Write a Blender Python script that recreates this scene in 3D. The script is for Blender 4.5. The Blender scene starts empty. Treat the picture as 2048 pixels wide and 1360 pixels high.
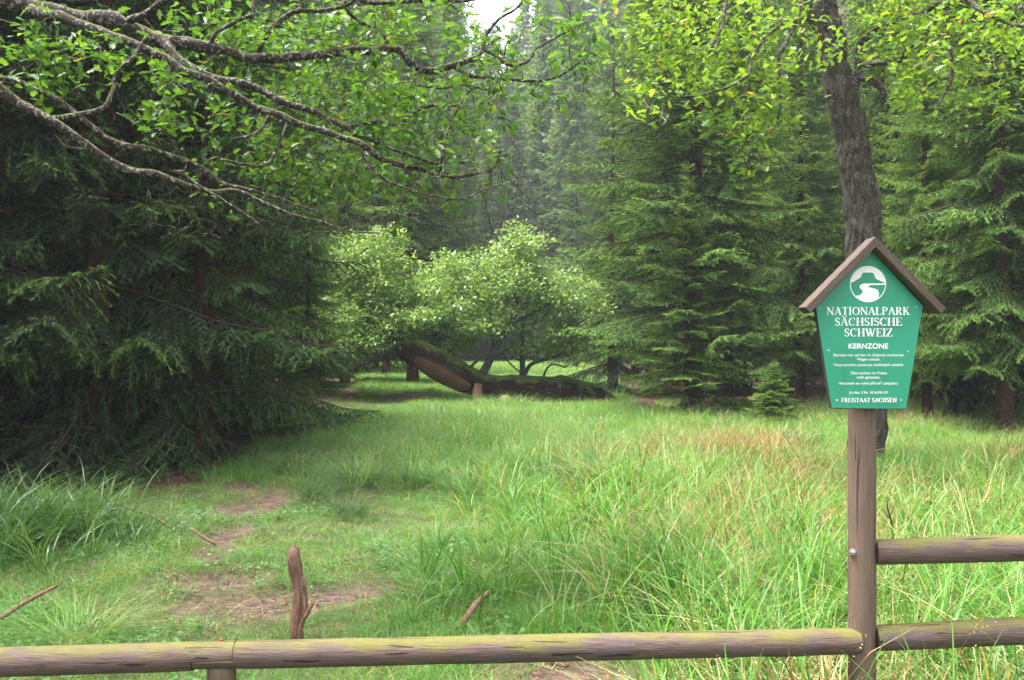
import bpy, math, random
import numpy as np
from mathutils import Vector, Matrix

# ------------------------------------------------------------------ camera, world, sun, exposure
scene = bpy.context.scene
COL = scene.collection
CAM_Z, FPX = 1.65, 1774.0
cam_d = bpy.data.cameras.new('camera'); cam = bpy.data.objects.new('camera', cam_d); COL.objects.link(cam)
cam.location = (0, 0, CAM_Z); cam.rotation_euler = (math.radians(90), 0, 0)
cam_d.sensor_width = 36; cam_d.lens = 36 * FPX / 2048; cam_d.clip_start = 0.05; cam_d.clip_end = 3000
scene.camera = cam
SUN_EL, SUN_AZ = math.radians(68), math.radians(-92)      # azimuth measured from +Y towards +X
world = bpy.data.worlds.new('World'); scene.world = world; world.use_nodes = True
wn, wl = world.node_tree.nodes, world.node_tree.links
wn.clear()
sky = wn.new('ShaderNodeTexSky'); sky.sky_type = 'NISHITA'; sky.sun_disc = False
sky.sun_elevation = SUN_EL; sky.sun_rotation = SUN_AZ; sky.air_density = 1.0; sky.dust_density = 5.0; sky.ozone_density = 1.0
hsv = wn.new('ShaderNodeHueSaturation'); hsv.inputs['Saturation'].default_value = 0.30
bg = wn.new('ShaderNodeBackground'); bg.inputs['Strength'].default_value = 0.15
wo = wn.new('ShaderNodeOutputWorld')
wl.new(sky.outputs[0], hsv.inputs['Color']); wl.new(hsv.outputs[0], bg.inputs[0]); wl.new(bg.outputs[0], wo.inputs[0])
sd = bpy.data.lights.new('sun', 'SUN'); sd.energy = 2.3; sd.angle = math.radians(20); sd.color = (1, 0.965, 0.90)
sun = bpy.data.objects.new('sun', sd); COL.objects.link(sun)
sdir = Vector((math.sin(SUN_AZ) * math.cos(SUN_EL), math.cos(SUN_AZ) * math.cos(SUN_EL), math.sin(SUN_EL)))
sun.rotation_euler = sdir.to_track_quat('Z', 'Y').to_euler(); sun.location = sdir * 60
vs = scene.view_settings
vs.view_transform = 'Standard'; vs.look = 'None'; vs.exposure = 2.42; vs.gamma = 1.0; vs.use_curve_mapping = False
cy = scene.cycles
cy.max_bounces = 7; cy.diffuse_bounces = 4; cy.glossy_bounces = 2; cy.transmission_bounces = 4; cy.transparent_max_bounces = 8; cy.volume_bounces = 0
cy.use_denoising = True
HAZE = 0.0008

R = np.random.default_rng(7)
random.seed(7)

# ------------------------------------------------------------------ small helpers
def P(px, py, Y):
    return np.array([(px - 1024) / FPX * Y, Y, CAM_Z - (py - 680) / FPX * Y])
def G(px, Y):
    return (px - 1024) / FPX * Y
def _h(i, j, k, s):
    n = (i * 374761393 + j * 668265263 + k * 2147483647 + s * 974634777) & 0xffffffff
    n = ((n ^ (n >> 13)) * 1274126177) & 0xffffffff
    n = n ^ (n >> 16)
    return (n & 0xffff) / 65535.0
def vnoise(p, s=0):
    p = np.atleast_2d(p).astype(float)
    i = np.floor(p).astype(np.int64); f = p - i; f = f * f * (3 - 2 * f)
    r = 0
    for a in (0, 1):
        wa = f[:, 0] if a else 1 - f[:, 0]
        for b in (0, 1):
            wb = f[:, 1] if b else 1 - f[:, 1]
            for c in (0, 1):
                wc = f[:, 2] if c else 1 - f[:, 2]
                r = r + wa * wb * wc * _h(i[:, 0] + a, i[:, 1] + b, i[:, 2] + c, s)
    return r * 2 - 1
def n2(x, y, sc, s=0):
    x = np.asarray(x, float); y = np.asarray(y, float)
    return vnoise(np.stack([x.ravel() * sc, y.ravel() * sc, np.full(x.size, 0.5)], 1), s).reshape(x.shape)
def fbm2(x, y, sc, s=0):
    return n2(x, y, sc, s) * .55 + n2(x, y, sc * 2.1, s + 1) * .3 + n2(x, y, sc * 4.3, s + 2) * .15
def unit(v):
    return v / np.maximum(np.linalg.norm(v, axis=-1, keepdims=True), 1e-9)
def ss(a, b, x):
    t = np.clip((np.asarray(x, float) - a) / (b - a), 0, 1); return t * t * (3 - 2 * t)

def mesh_np(name, V, faces, mats, midx=None, attrs=None, smooth=True):
    """faces: list of (n,k) int arrays; midx: list of material index arrays / ints per list entry"""
    me = bpy.data.meshes.new(name)
    V = np.asarray(V, np.float32)
    faces = [np.asarray(f, np.int32) for f in faces]
    if midx is None: midx = [0] * len(faces)
    keep = [q for q in range(len(faces)) if len(faces[q])]
    faces = [faces[q] for q in keep]; midx = [midx[q] for q in keep]
    loops = np.concatenate([f.ravel() for f in faces]) if faces else np.zeros(0, np.int32)
    tot = np.concatenate([np.full(len(f), f.shape[1], np.int32) for f in faces]) if faces else np.zeros(0, np.int32)
    start = np.concatenate([[0], np.cumsum(tot)[:-1]]).astype(np.int32)
    me.vertices.add(len(V)); me.vertices.foreach_set('co', V.ravel())
    me.loops.add(len(loops)); me.loops.foreach_set('vertex_index', loops)
    me.polygons.add(len(tot)); me.polygons.foreach_set('loop_start', start)
    mi = np.concatenate([np.broadcast_to(np.asarray(m, np.int32), (len(f),)) for f, m in zip(faces, midx)]).astype(np.int32)
    me.polygons.foreach_set('material_index', mi)
    me.polygons.foreach_set('use_smooth', np.full(len(tot), smooth))
    for m in (mats if isinstance(mats, (list, tuple)) else [mats]): me.materials.append(m)
    if attrs:
        for k, a in attrs.items():
            at = me.attributes.new(k, 'FLOAT', 'POINT'); at.data.foreach_set('value', np.asarray(a, np.float32))
    me.update(calc_edges=True)
    return me
class MB:
    """collects vertices / faces / per-vertex tone"""
    def __init__(s): s.V = []; s.F = []; s.M = []; s.T = []; s.n = 0
    def add(s, V, faces, m=0, tone=0.0):
        V = np.asarray(V, float).reshape(-1, 3)
        for f in (faces if isinstance(faces, list) else [faces]):
            f = np.asarray(f)
            if len(f): s.F.append(f + s.n); s.M.append(m)
        s.V.append(V); s.T.append(np.broadcast_to(np.asarray(tone, float), (len(V),))); s.n += len(V)
        return s
    def arr(s): return np.concatenate(s.V), s.F, s.M, np.concatenate(s.T)
    def mesh(s, name, mats, off=(0, 0, 0), smooth=True):
        V, F, M, T = s.arr()
        by = {}
        for f, m in zip(F, M): by.setdefault((f.shape[1], m), []).append(f)
        return mesh_np(name, V - np.asarray(off, float), [np.concatenate(x) for x in by.values()], mats, [k[1] for k in by], {'tone': T}, smooth)
def link(name, data, parent=None, loc=None):
    o = bpy.data.objects.new(name, data); COL.objects.link(o)
    if parent is not None: o.parent = parent
    if loc is not None: o.location = [float(c) for c in loc]
    return o
def tag(o, label=None, cat=None, group=None, kind=None):
    if label: o['label'] = label
    if cat: o['category'] = cat
    if group: o['group'] = group
    if kind: o['kind'] = kind
    return o
def thing(name, label, cat, loc=(0, 0, 0), rz=0, group=None):
    o = link(name, None, None, loc); o.rotation_euler = (0, 0, rz); o.empty_display_size = 0.2
    return tag(o, label, cat, group)
def spline(pts, rad, step):
    """Catmull-Rom resample of points (n,3) and radii"""
    pts = np.asarray(pts, float); rad = np.asarray(rad, float)
    q = np.vstack([2 * pts[0] - pts[1], pts, 2 * pts[-1] - pts[-2]])
    oP, oR = [], []
    for i in range(1, len(q) - 2):
        n = max(1, int(np.linalg.norm(q[i + 1] - q[i]) / step))
        t = (np.arange(n) / n)[:, None]
        a, b, c, d = q[i - 1], q[i], q[i + 1], q[i + 2]
        oP.append(.5 * (2 * b + (c - a) * t + (2 * a - 5 * b + 4 * c - d) * t ** 2 + (3 * b - a - 3 * c + d) * t ** 3))
        oR.append(rad[i - 1] + (rad[i] - rad[i - 1]) * t[:, 0])
    oP.append(q[-2][None]); oR.append(rad[-1:])
    return np.concatenate(oP), np.concatenate(oR)
def tube(pts, rad, n=8, cap=True, rough=0.0, freq=3.0, seed=0, furrow=0.0, squash=None):
    pts = np.asarray(pts, float); rad = np.broadcast_to(np.asarray(rad, float), (len(pts),))
    T = np.gradient(pts, axis=0); T = unit(T)
    ref = np.array([0, 0, 1.]) if abs(T[0][2]) < .8 else np.array([0, 1., 0])
    N = np.zeros_like(pts); N[0] = unit(np.cross(T[0], ref))
    for i in range(1, len(pts)):
        v = N[i - 1] - T[i] * np.dot(N[i - 1], T[i]); N[i] = unit(v)
    B = np.cross(T, N)
    a = np.linspace(0, 2 * math.pi, n, endpoint=False)
    ring = np.cos(a)[None, :, None] * N[:, None] + np.sin(a)[None, :, None] * B[:, None]
    V = pts[:, None] + ring * rad[:, None, None]
    if rough or furrow:
        flat = V.reshape(-1, 3)
        d = rough * vnoise(flat * freq, seed)
        if furrow:
            L = np.concatenate([[0], np.cumsum(np.linalg.norm(np.diff(pts, axis=0), axis=1))])
            c = np.stack([np.cos(np.tile(a, len(pts))), np.sin(np.tile(a, len(pts)))], 1)
            rr = np.repeat(rad, n)
            q = np.stack([c[:, 0] * rr * 28, c[:, 1] * rr * 28, np.repeat(L, n) * 5], 1)
            d = d + furrow * (np.abs(vnoise(q, seed + 3)) * 2 - .6) + furrow * .5 * vnoise(q * 2.3, seed + 5)
        V = (flat + ring.reshape(-1, 3) * d[:, None]).reshape(V.shape)
    V = V.reshape(-1, 3)
    i, j = np.meshgrid(np.arange(len(pts) - 1), np.arange(n), indexing='ij')
    b = i * n + j; c = i * n + (j + 1) % n
    F = [np.stack([b, c, c + n, b + n], -1).reshape(-1, 4)]
    if cap:
        k = len(V); V = np.vstack([V, pts[0], pts[-1]])
        j = np.arange(n); j2 = (j + 1) % n; o = (len(pts) - 1) * n
        F.append(np.vstack([np.stack([np.full(n, k), j2, j], 1), np.stack([np.full(n, k + 1), o + j, o + j2], 1)]))
    return V, F
def boxv(c, s, Rm=None):
    c = np.asarray(c, float); s = np.asarray(s, float) / 2
    V = np.array([[x, y, z] for x in (-1, 1) for y in (-1, 1) for z in (-1, 1)], float) * s
    if Rm is not None: V = V @ np.asarray(Rm).T
    F = np.array([[0, 1, 3, 2], [4, 6, 7, 5], [0, 4, 5, 1], [2, 3, 7, 6], [0, 2, 6, 4], [1, 5, 7, 3]])
    return V + c, [F]
def basis(d, up):
    """rotation matrices whose columns are d, side, normal (vectorised)"""
    d = unit(d); s = unit(np.cross(up, d)); n = np.cross(d, s)
    return np.stack([d, s, n], -1)

# ------------------------------------------------------------------ materials
class NT:
    def __init__(s, name):
        s.m = bpy.data.materials.new(name); s.m.use_nodes = True
        s.n = s.m.node_tree.nodes; s.l = s.m.node_tree.links; s.n.clear()
        s.out = s.n.new('ShaderNodeOutputMaterial')
    def new(s, t, **kw):
        o = s.n.new(t)
        for k, v in kw.items():
            if k.startswith('i_'):
                key = k[2:]; o.inputs[int(key) if key.isdigit() else key.replace('_', ' ')].default_value = v
            else: setattr(o, k, v)
        return o
    def L(s, a, b): s.l.new(a, b)
    def noise(s, scale, detail=3, vec=None, rough=.6):
        t = s.new('ShaderNodeTexNoise', i_Scale=scale, i_Detail=detail, i_Roughness=rough)
        if vec is not None: s.L(vec, t.inputs['Vector'])
        return t.outputs['Fac']
    def coord(s, scale=(1, 1, 1), kind='Object'):
        c = s.new('ShaderNodeTexCoord'); m = s.new('ShaderNodeMapping'); m.inputs['Scale'].default_value = scale
        s.L(c.outputs[kind], m.inputs[0]); return m.outputs[0]
    def ramp(s, fac, *st):
        r = s.new('ShaderNodeValToRGB'); e = r.color_ramp.elements
        while len(e) < len(st): e.new(0.5)
        for k, (p, c) in enumerate(st):
            e[k].position = p; e[k].color = (c if len(c) == 4 else tuple(c) + (1,)) if isinstance(c, (tuple, list)) else (c, c, c, 1)
        s.L(fac, r.inputs[0]); return r.outputs[0]
    def mix(s, f, a, b, mode='MIX'):
        m = s.new('ShaderNodeMix', data_type='RGBA', blend_type=mode)
        for v, i in ((f, 0), (a, 6), (b, 7)):
            if isinstance(v, (int, float)): m.inputs[i].default_value = v
            elif isinstance(v, tuple): m.inputs[i].default_value = tuple(v) + (1,) if len(v) == 3 else v
            else: s.L(v, m.inputs[i])
        return m.outputs[2]
    def math(s, op, a, b=0.0):
        m = s.new('ShaderNodeMath', operation=op)
        for v, i in ((a, 0), (b, 1)):
            if isinstance(v, (int, float)): m.inputs[i].default_value = v
            else: s.L(v, m.inputs[i])
        return m.outputs[0]
    def attr(s, name): return s.new('ShaderNodeAttribute', attribute_name=name).outputs['Fac']
    def rand(s): return s.new('ShaderNodeObjectInfo').outputs['Random']
    def upness(s):
        g = s.new('ShaderNodeNewGeometry'); x = s.new('ShaderNodeSeparateXYZ'); s.L(g.outputs['Normal'], x.inputs[0]); return x.outputs[2]
    def bump(s, h, dist, strength=1.0):
        b = s.new('ShaderNodeBump', i_Strength=strength, i_Distance=dist); s.L(h, b.inputs['Height']); return b.outputs[0]
    def bsdf(s, col, rough=.8, spec=.3, normal=None, trans=0.0, tcol=None, metal=0.0):
        p = s.new('ShaderNodeBsdfPrincipled', i_Roughness=rough, i_Metallic=metal)
        p.inputs['Specular IOR Level'].default_value = spec
        if isinstance(col, tuple): p.inputs['Base Color'].default_value = col + (1,)
        else: s.L(col, p.inputs['Base Color'])
        if normal is not None: s.L(normal, p.inputs['Normal'])
        o = p.outputs[0]
        if trans:
            t = s.new('ShaderNodeBsdfTranslucent'); c = tcol if tcol is not None else col
            if isinstance(c, tuple): t.inputs[0].default_value = c + (1,)
            else: s.L(c, t.inputs[0])
            m = s.new('ShaderNodeMixShader'); m.inputs[0].default_value = trans
            s.L(o, m.inputs[1]); s.L(t.outputs[0], m.inputs[2]); o = m.outputs[0]
        s.L(o, s.out.inputs[0]); return s.m

def leafy(name, stops, trans=.35, rough=.5, spec=.4, tboost=1.5, rvar=.35, patch=0.0):
    """foliage material: colour from per-leaf 'tone' plus per-instance random"""
    t = NT(name)
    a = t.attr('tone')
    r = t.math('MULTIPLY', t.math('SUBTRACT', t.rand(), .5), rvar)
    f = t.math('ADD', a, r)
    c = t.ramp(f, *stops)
    nz = t.noise(1.3, 2, t.coord(kind='Object'))
    c = t.mix(t.math('MULTIPLY', nz, .35), c, t.mix(1.0, c, (.6, .8, .7), 'MULTIPLY'))
    if patch:       # sere patches and darker lush patches across the meadow
        g = t.new('ShaderNodeNewGeometry'); mp = t.new('ShaderNodeMapping'); mp.inputs['Scale'].default_value = (1, 1, .2); t.L(g.outputs['Position'], mp.inputs[0])
        p1 = t.noise(.9, 5, mp.outputs[0], .65); p2 = t.noise(2.6, 4, mp.outputs[0], .6)
        c = t.mix(t.math('MULTIPLY', t.ramp(p1, (.50, 0.0), (.68, 1.0)), patch), c, (.25, .25, .08))
        c = t.mix(t.math('MULTIPLY', t.ramp(p2, (.50, 0.0), (.66, 1.0)), patch * 1.3), c, t.mix(1.0, c, (.42, .58, .6), 'MULTIPLY'))
    tc = t.mix(1.0, c, (tboost * 1.15, tboost, tboost * .45), 'MULTIPLY')
    return t.bsdf(c, rough, spec, trans=trans, tcol=tc)
M = {}
M['needle'] = leafy('spruce needles', [(0.0, (.026, .052, .018)), (.38, (.070, .138, .034)), (.7, (.15, .26, .052)), (1.0, (.25, .36, .075))], .3, .55, .14, 1.4, .2)
M['needle_shade'] = leafy('shade darkened spruce needles', [(0.0, (.014, .026, .012)), (.4, (.033, .066, .021)), (.72, (.10, .185, .036)), (1.0, (.20, .31, .06))], .22, .55, .2, 1.3, .2)  # darkened copy of the needles; the stand's shade is put into the colour
M['needle_far'] = leafy('far spruce needles', [(0.0, (.085, .155, .07)), (.5, (.16, .265, .105)), (1.0, (.25, .36, .14))], .32, .6, .2, 1.2, .45)  # lighter than the near needles: haze and sky light put into the colour
M['oak_leaf'] = leafy('oak leaves', [(0.0, (.030, .075, .018)), (.4, (.06, .145, .024)), (.75, (.10, .20, .03)), (.93, (.15, .24, .035)), (1.0, (.28, .12, .03))], .42, .46, .4, 1.7, .1)
M['oak_leaf_warm'] = leafy('backlit toned oak leaves', [(0.0, (.065, .14, .018)), (.5, (.115, .22, .026)), (.88, (.18, .29, .04)), (.96, (.24, .28, .04)), (1.0, (.30, .16, .03))], .5, .4, .4, 1.7, .1)  # yellow-green glow of backlight put into the leaf colour
M['bush_leaf'] = leafy('fallen oak leaves', [(0.0, (.065, .13, .04)), (.45, (.14, .25, .06)), (.8, (.22, .33, .09)), (1.0, (.34, .42, .16))], .46, .42, .5, 1.5, .1)
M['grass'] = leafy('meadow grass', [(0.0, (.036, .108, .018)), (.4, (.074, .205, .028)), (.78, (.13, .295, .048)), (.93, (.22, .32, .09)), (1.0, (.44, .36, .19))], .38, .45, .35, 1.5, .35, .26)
M['grass_blue'] = leafy('sedge grass', [(0.0, (.034, .085, .024)), (.5, (.070, .155, .036)), (1.0, (.15, .26, .075))], .34, .4, .45, 1.4, .3)
M['tussock'] = leafy('tussock grass', [(0.0, (.02, .045, .014)), (.5, (.05, .10, .026)), (.8, (.10, .16, .05)), (1.0, (.25, .20, .11))], .3, .5, .3, 1.3, .2)
M['grass_dry'] = leafy('dry grass stalks', [(0.0, (.13, .075, .025)), (.4, (.26, .145, .06)), (.7, (.35, .235, .11)), (1.0, (.55, .44, .26))], .2, .7, .2, 1.1, .4)
M['leaf_litter'] = leafy('fallen leaf litter', [(0.0, (.045, .022, .014)), (.5, (.12, .065, .035)), (.85, (.26, .16, .08)), (1.0, (.40, .30, .18))], .1, .8, .2, 1.0, .2)
M['herb'] = leafy('low herb leaves', [(0.0, (.045, .11, .035)), (.5, (.075, .17, .045)), (1.0, (.12, .24, .075))], .3, .6, .25, 1.3, .3)

def bark(name, c0, c1, moss=0.0, lichen=0.0, scale=(1, 1, .25), s=18, dist=.02, mosscol=(.05, .075, .015)):
    t = NT(name); v = t.coord(scale)
    h = t.noise(s, 6, v, .7); h2 = t.noise(s * .23, 3, v)
    c = t.ramp(h, (.3, c0), (.7, c1))
    c = t.mix(t.math('MULTIPLY', h2, .5), c, t.mix(1.0, c, (.6, .55, .55), 'MULTIPLY'))
    if lichen:
        l = t.ramp(t.noise(52, 4, t.coord()), (.60 - lichen * .1, 0.0), (.66 - lichen * .1, 1.0))
        c = t.mix(t.math('MULTIPLY', l, .75), c, (.24, .25, .22))
    if moss:
        u = t.math('ADD', t.upness(), t.math('MULTIPLY', t.math('SUBTRACT', t.noise(5, 4, t.coord()), .5), 1.6))
        f = t.ramp(u, (.55 - moss * .5, 0.0), (.95 - moss * .5, 1.0))
        c = t.mix(f, c, t.mix(t.noise(40, 2, t.coord()), mosscol, tuple(2.1 * k for k in mosscol)))
    return t.bsdf(c, .9, .15, t.bump(h, dist))
M['spruce_bark'] = bark('spruce bark', (.03, .016, .012), (.085, .046, .034), 0, .0, (1, 1, .5), 22)
M['oak_bark'] = bark('oak bark', (.010, .008, .007), (.125, .105, .086), .38, .12, (1, 1, .28), 17, .07)
M['bough'] = bark('lichened oak bough', (.018, .013, .012), (.075, .056, .05), .05, .6, (1, 1, 1), 34, .012, (.055, .065, .014))
M['fallen_bark'] = bark('mossy fallen bark', (.009, .006, .005), (.040, .026, .017), .30, 0, (1, 1, 1), 12, .06, (.055, .085, .014))
M['dead_twig'] = bark('dead twigs', (.04, .021, .017), (.085, .05, .04), 0, 0, (1, 1, 1), 20, .004)
M['stick'] = bark('bare stick wood', (.07, .032, .022), (.30, .18, .13), 0, 0, (6, 6, 1), 14, .006)
M['scar'] = bark('bare split wood', (.075, .04, .024), (.17, .095, .055), .0, 0, (.5, 4, 4), 9, .012)
M['burnt'] = bark('charred wood', (.006, .006, .006), (.028, .024, .022), .1, 0, (1, 1, .4), 14, .03)

t = NT('weathered fence timber')
g = t.coord((1, 14, 14)); grain = t.noise(7, 7, g, .68)
fine = t.noise(3.2, 5, t.coord((3, 60, 60)), .7)
big = t.noise(3.2, 4, t.coord((1.6, 4, 4)))
col = t.ramp(grain, (.25, (.045, .027, .025)), (.5, (.092, .060, .051)), (.78, (.155, .108, .090)))
col = t.mix(t.ramp(big, (.48, 0.0), (.66, .8)), col, (.082, .060, .068))
col = t.mix(t.ramp(fine, (.55, 0.0), (.75, .55)), col, (.045, .024, .02))
up = t.math('ADD', t.upness(), t.math('MULTIPLY', t.math('SUBTRACT', t.noise(4.5, 5, t.coord((1.2, 3, 3))), .5), 3.4))
col = t.mix(t.math('MULTIPLY', t.ramp(up, (.30, 0.0), (1.3, 1.0)), .85), col, t.mix(t.noise(60, 3, t.coord()), (.085, .080, .012), (.15, .14, .03)))
ck = t.ramp(t.noise(2.2, 2, t.coord((.9, 32, 32)), .4), (.655, 0.0), (.672, 1.0))
col = t.mix(t.math('MULTIPLY', ck, .85), col, (.018, .010, .009))
vo = t.new('ShaderNodeTexVoronoi', i_Scale=1.0); t.L(t.coord((2.3, 5.5, 5.5)), vo.inputs['Vector'])
kn = t.ramp(vo.outputs['Distance'], (.06, 1.0), (.115, 0.0)); col = t.mix(t.math('MULTIPLY', kn, .8), col, (.028, .016, .013))
M['rail'] = t.bsdf(col, .72, .3, t.bump(t.math('SUBTRACT', t.math('ADD', grain, fine), t.math('MULTIPLY', ck, 1.5)), .004))
t = NT('brown round post')
g = t.coord((14, 14, 1)); grain = t.noise(7, 7, g, .65); fine = t.noise(3.2, 5, t.coord((70, 70, 2)), .7); spots = t.noise(45, 2, t.coord((1, 1, .35)))
col = t.ramp(grain, (.25, (.095, .062, .046)), (.75, (.155, .108, .082)))
col = t.mix(t.ramp(fine, (.5, 0.0), (.75, .6)), col, (.085, .047, .035))
col = t.mix(t.ramp(spots, (.68, 0.0), (.74, .7)), col, (.05, .03, .03))
ck = t.ramp(t.noise(2.2, 2, t.coord((34, 34, .9)), .4), (.66, 0.0), (.675, 1.0))
col = t.mix(t.math('MULTIPLY', ck, .8), col, (.022, .012, .010))
col = t.mix(t.ramp(t.noise(2.4, 4, t.coord((3, 3, 1.2))), (.5, 0.0), (.75, .5)), col, (.085, .075, .05))
M['post'] = t.bsdf(col, .7, .3, t.bump(t.math('ADD', grain, fine), .003))
t = NT('cut end grain'); M['endgrain'] = t.bsdf(t.ramp(t.noise(25, 4, t.coord()), (.3, (.03, .017, .012)), (.7, (.10, .06, .04))), .85, .2)
t = NT('green sign enamel')
n = t.noise(3, 4, t.coord()); dirt = t.noise(90, 2, t.coord())
col = t.mix(t.ramp(n, (.35, 0.0), (.7, 1.0)), (.014, .235, .135), (.02, .265, .16))
col = t.mix(t.ramp(dirt, (.72, 0.0), (.78, .5)), col, (.02, .10, .06))
st_ = t.noise(5, 5, t.coord((9, 9, .7)), .7); col = t.mix(t.math('MULTIPLY', t.ramp(st_, (.52, 0.0), (.8, 1.0)), .5), col, (.028, .15, .095)); M['enamel'] = t.bsdf(col, .36, .5)
t = NT('white lettering'); M['white'] = t.bsdf(t.mix(t.noise(40, 2, t.coord()), (.80, .82, .80), (.7, .73, .71)), .5, .3)
t = NT('dark painted backing'); M['backing'] = t.bsdf(t.mix(t.noise(40, 2, t.coord()), (.03, .022, .028), (.06, .045, .05)), .6, .3)
t = NT('zinc steel'); M['zinc'] = t.bsdf(t.mix(t.noise(60, 2, t.coord()), (.42, .42, .42), (.6, .6, .58)), .38, .5, metal=.9)
t = NT('rusty bolt'); nn = t.noise(120, 4, t.coord()); M['rust'] = t.bsdf(t.ramp(nn, (.3, (.09, .022, .012)), (.7, (.24, .07, .03))), .85, .2, t.bump(nn, .002))
t = NT('roof board wood')
grain = t.noise(6, 7, t.coord((1, 14, 14)), .7)
col = t.ramp(grain, (.25, (.05, .036, .030)), (.75, (.115, .088, .074)))
M['roofwood'] = t.bsdf(col, .8, .2, t.bump(grain, .004))

# ------------------------------------------------------------------ terrain
MUD = [(-1.75, 5.55, .58, .32), (-1.25, 5.75, .42, .22), (-2.0, 6.1, .45, .16), (-2.62, 8.9, .34, .8), (-2.38, 7.6, .20, .6), (-2.3, 6.8, .16, .35), (.28, 4.25, .42, .38),
       (-.95, 5.9, .3, .12), (.95, 5.0, .5, .10), (-2.15, 5.3, .3, .12), (-3.0, 9.9, .2, .3)]
def mud(x, y):
    x = np.asarray(x, float); y = np.asarray(y, float)
    n = fbm2(x, y, 2.6, 11) * .55
    m = np.zeros_like(x)
    for cx, cyy, rx, ry in MUD:
        d = np.sqrt(((x - cx) / rx) ** 2 + ((y - cyy) / ry) ** 2)
        m = np.maximum(m, 1 - ss(.65, 1.35, d + n))
    d = np.sqrt(((x + 2.85) / .85) ** 2 + ((y - 24.3) / .9) ** 2)
    return np.maximum(m, (1 - ss(.6, 1.1, d)) * .9)
def litter(x, y):
    """needle litter below the spruces (0..1)"""
    x = np.asarray(x, float); y = np.asarray(y, float); n = fbm2(x, y, .8, 5) * .8
    left = (1 - ss(-3.9, -3.1, x + n * .6)) * ss(8.9, 10.2, y + n * .6)
    left = np.where(y < 15, left, np.where(y > 24, (x < -y * .17) * 1., (1 - ss(-.24, -.17, (x + n * .6) / np.maximum(y, 1)))))
    right = ss(20.5, 22, y + n) * ss(2.6 + 0, 3.4, x - (y - 20) * .06 + n)
    far = ss(60, 62.5, y + n)
    return np.clip(np.maximum(np.maximum(left, right), far), 0, 1)
TUSS = [(720, 9.6, .42, .20), (590, 10.4, .34, .22), (838, 9.9, .26, .14), (1175, 9.3, .36, .16), (1205, 9.9, .3, .14), (1612, 12.6, .3, .2), (885, 19.5, .28, .14),
        (930, 9.2, .25, .12), (640, 9.1, .3, .12), (1095, 10.3, .3, .13), (1560, 13.4, .25, .16), (700, 8.3, .25, .08)]
def H(x, y):
    x = np.asarray(x, float); y = np.asarray(y, float)
    z = .05 * n2(x, y, .9, 3) + .02 * n2(x, y, 3.1, 4) * ss(2, 4, y) + .12 * n2(x, y, .17, 6) * ss(8, 20, y)
    z = z * ss(-1, 3.2, y)
    z = z - .05 * mud(x, y) * (y < 15) + .16 * np.exp(-((x + 2.75) ** 2 / 1.2 + (y - 25.2) ** 2 / 1.4))
    for px, Y, r, h in TUSS:
        z = z + h * .6 * np.exp(-((x - G(px, Y)) ** 2 + (y - Y) ** 2) / (r * r * .6))
    # valley sides and the slope behind the clearing
    z = z + .62 * np.maximum(0, y - 62) * ss(58, 80, y) * (1 - .40 * np.exp(-((x + y * .022) / (2 + y * .045)) ** 2))
    z = z + .42 * np.maximum(0, np.abs(x - .5) - (16 + 0 * y)) * ss(14, 40, y)
    return np.minimum(z, 70)
def grid(xs, ys):
    X, Yg = np.meshgrid(xs, ys); Z = H(X, Yg)
    V = np.stack([X, Yg, Z], -1).reshape(-1, 3); nx = len(xs)
    i, j = np.meshgrid(np.arange(len(ys) - 1), np.arange(nx - 1), indexing='ij'); b = i * nx + j
    return V, np.stack([b, b + 1, b + nx + 1, b + nx], -1).reshape(-1, 4), X.ravel(), Yg.ravel()
u = np.linspace(-1, 1, 260); xs = np.sinh(u * 6.2) / np.sinh(6.2) * 500
v = np.linspace(-1, 1, 420); ys = 8 + np.sinh((v + .18) * 6) / np.sinh(6 * 1.18) * 600
V, F, X, Yg = grid(xs, ys)
t = NT('meadow soil and moss')
md, li = t.attr('mud'), t.attr('litter')
n1 = t.noise(2.2, 6, t.coord()); n2_ = t.noise(38, 5, t.coord(), .7)
base = t.ramp(n1, (.3, (.040, .048, .016)), (.5, (.055, .078, .02)), (.72, (.10, .09, .035)))
base = t.mix(t.math('MULTIPLY', n2_, .6), base, (.055, .042, .026))
mudc = t.ramp(t.noise(9, 6, t.coord((1, 2.5, 1)), .7), (.3, (.028, .018, .015)), (.5, (.085, .055, .043)), (.72, (.19, .13, .10)))
litc = t.ramp(n2_, (.3, (.022, .011, .008)), (.7, (.075, .038, .026)))
col = t.mix(li, base, litc); col = t.mix(md, col, mudc)
M['ground'] = t.bsdf(col, .9, .2, t.bump(n2_, .015))
me = mesh_np('ground', V, [F], [M['ground']], attrs={'mud': mud(X, Yg), 'litter': litter(X, Yg)})
gr = tag(link('ground', me), kind='structure')

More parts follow.
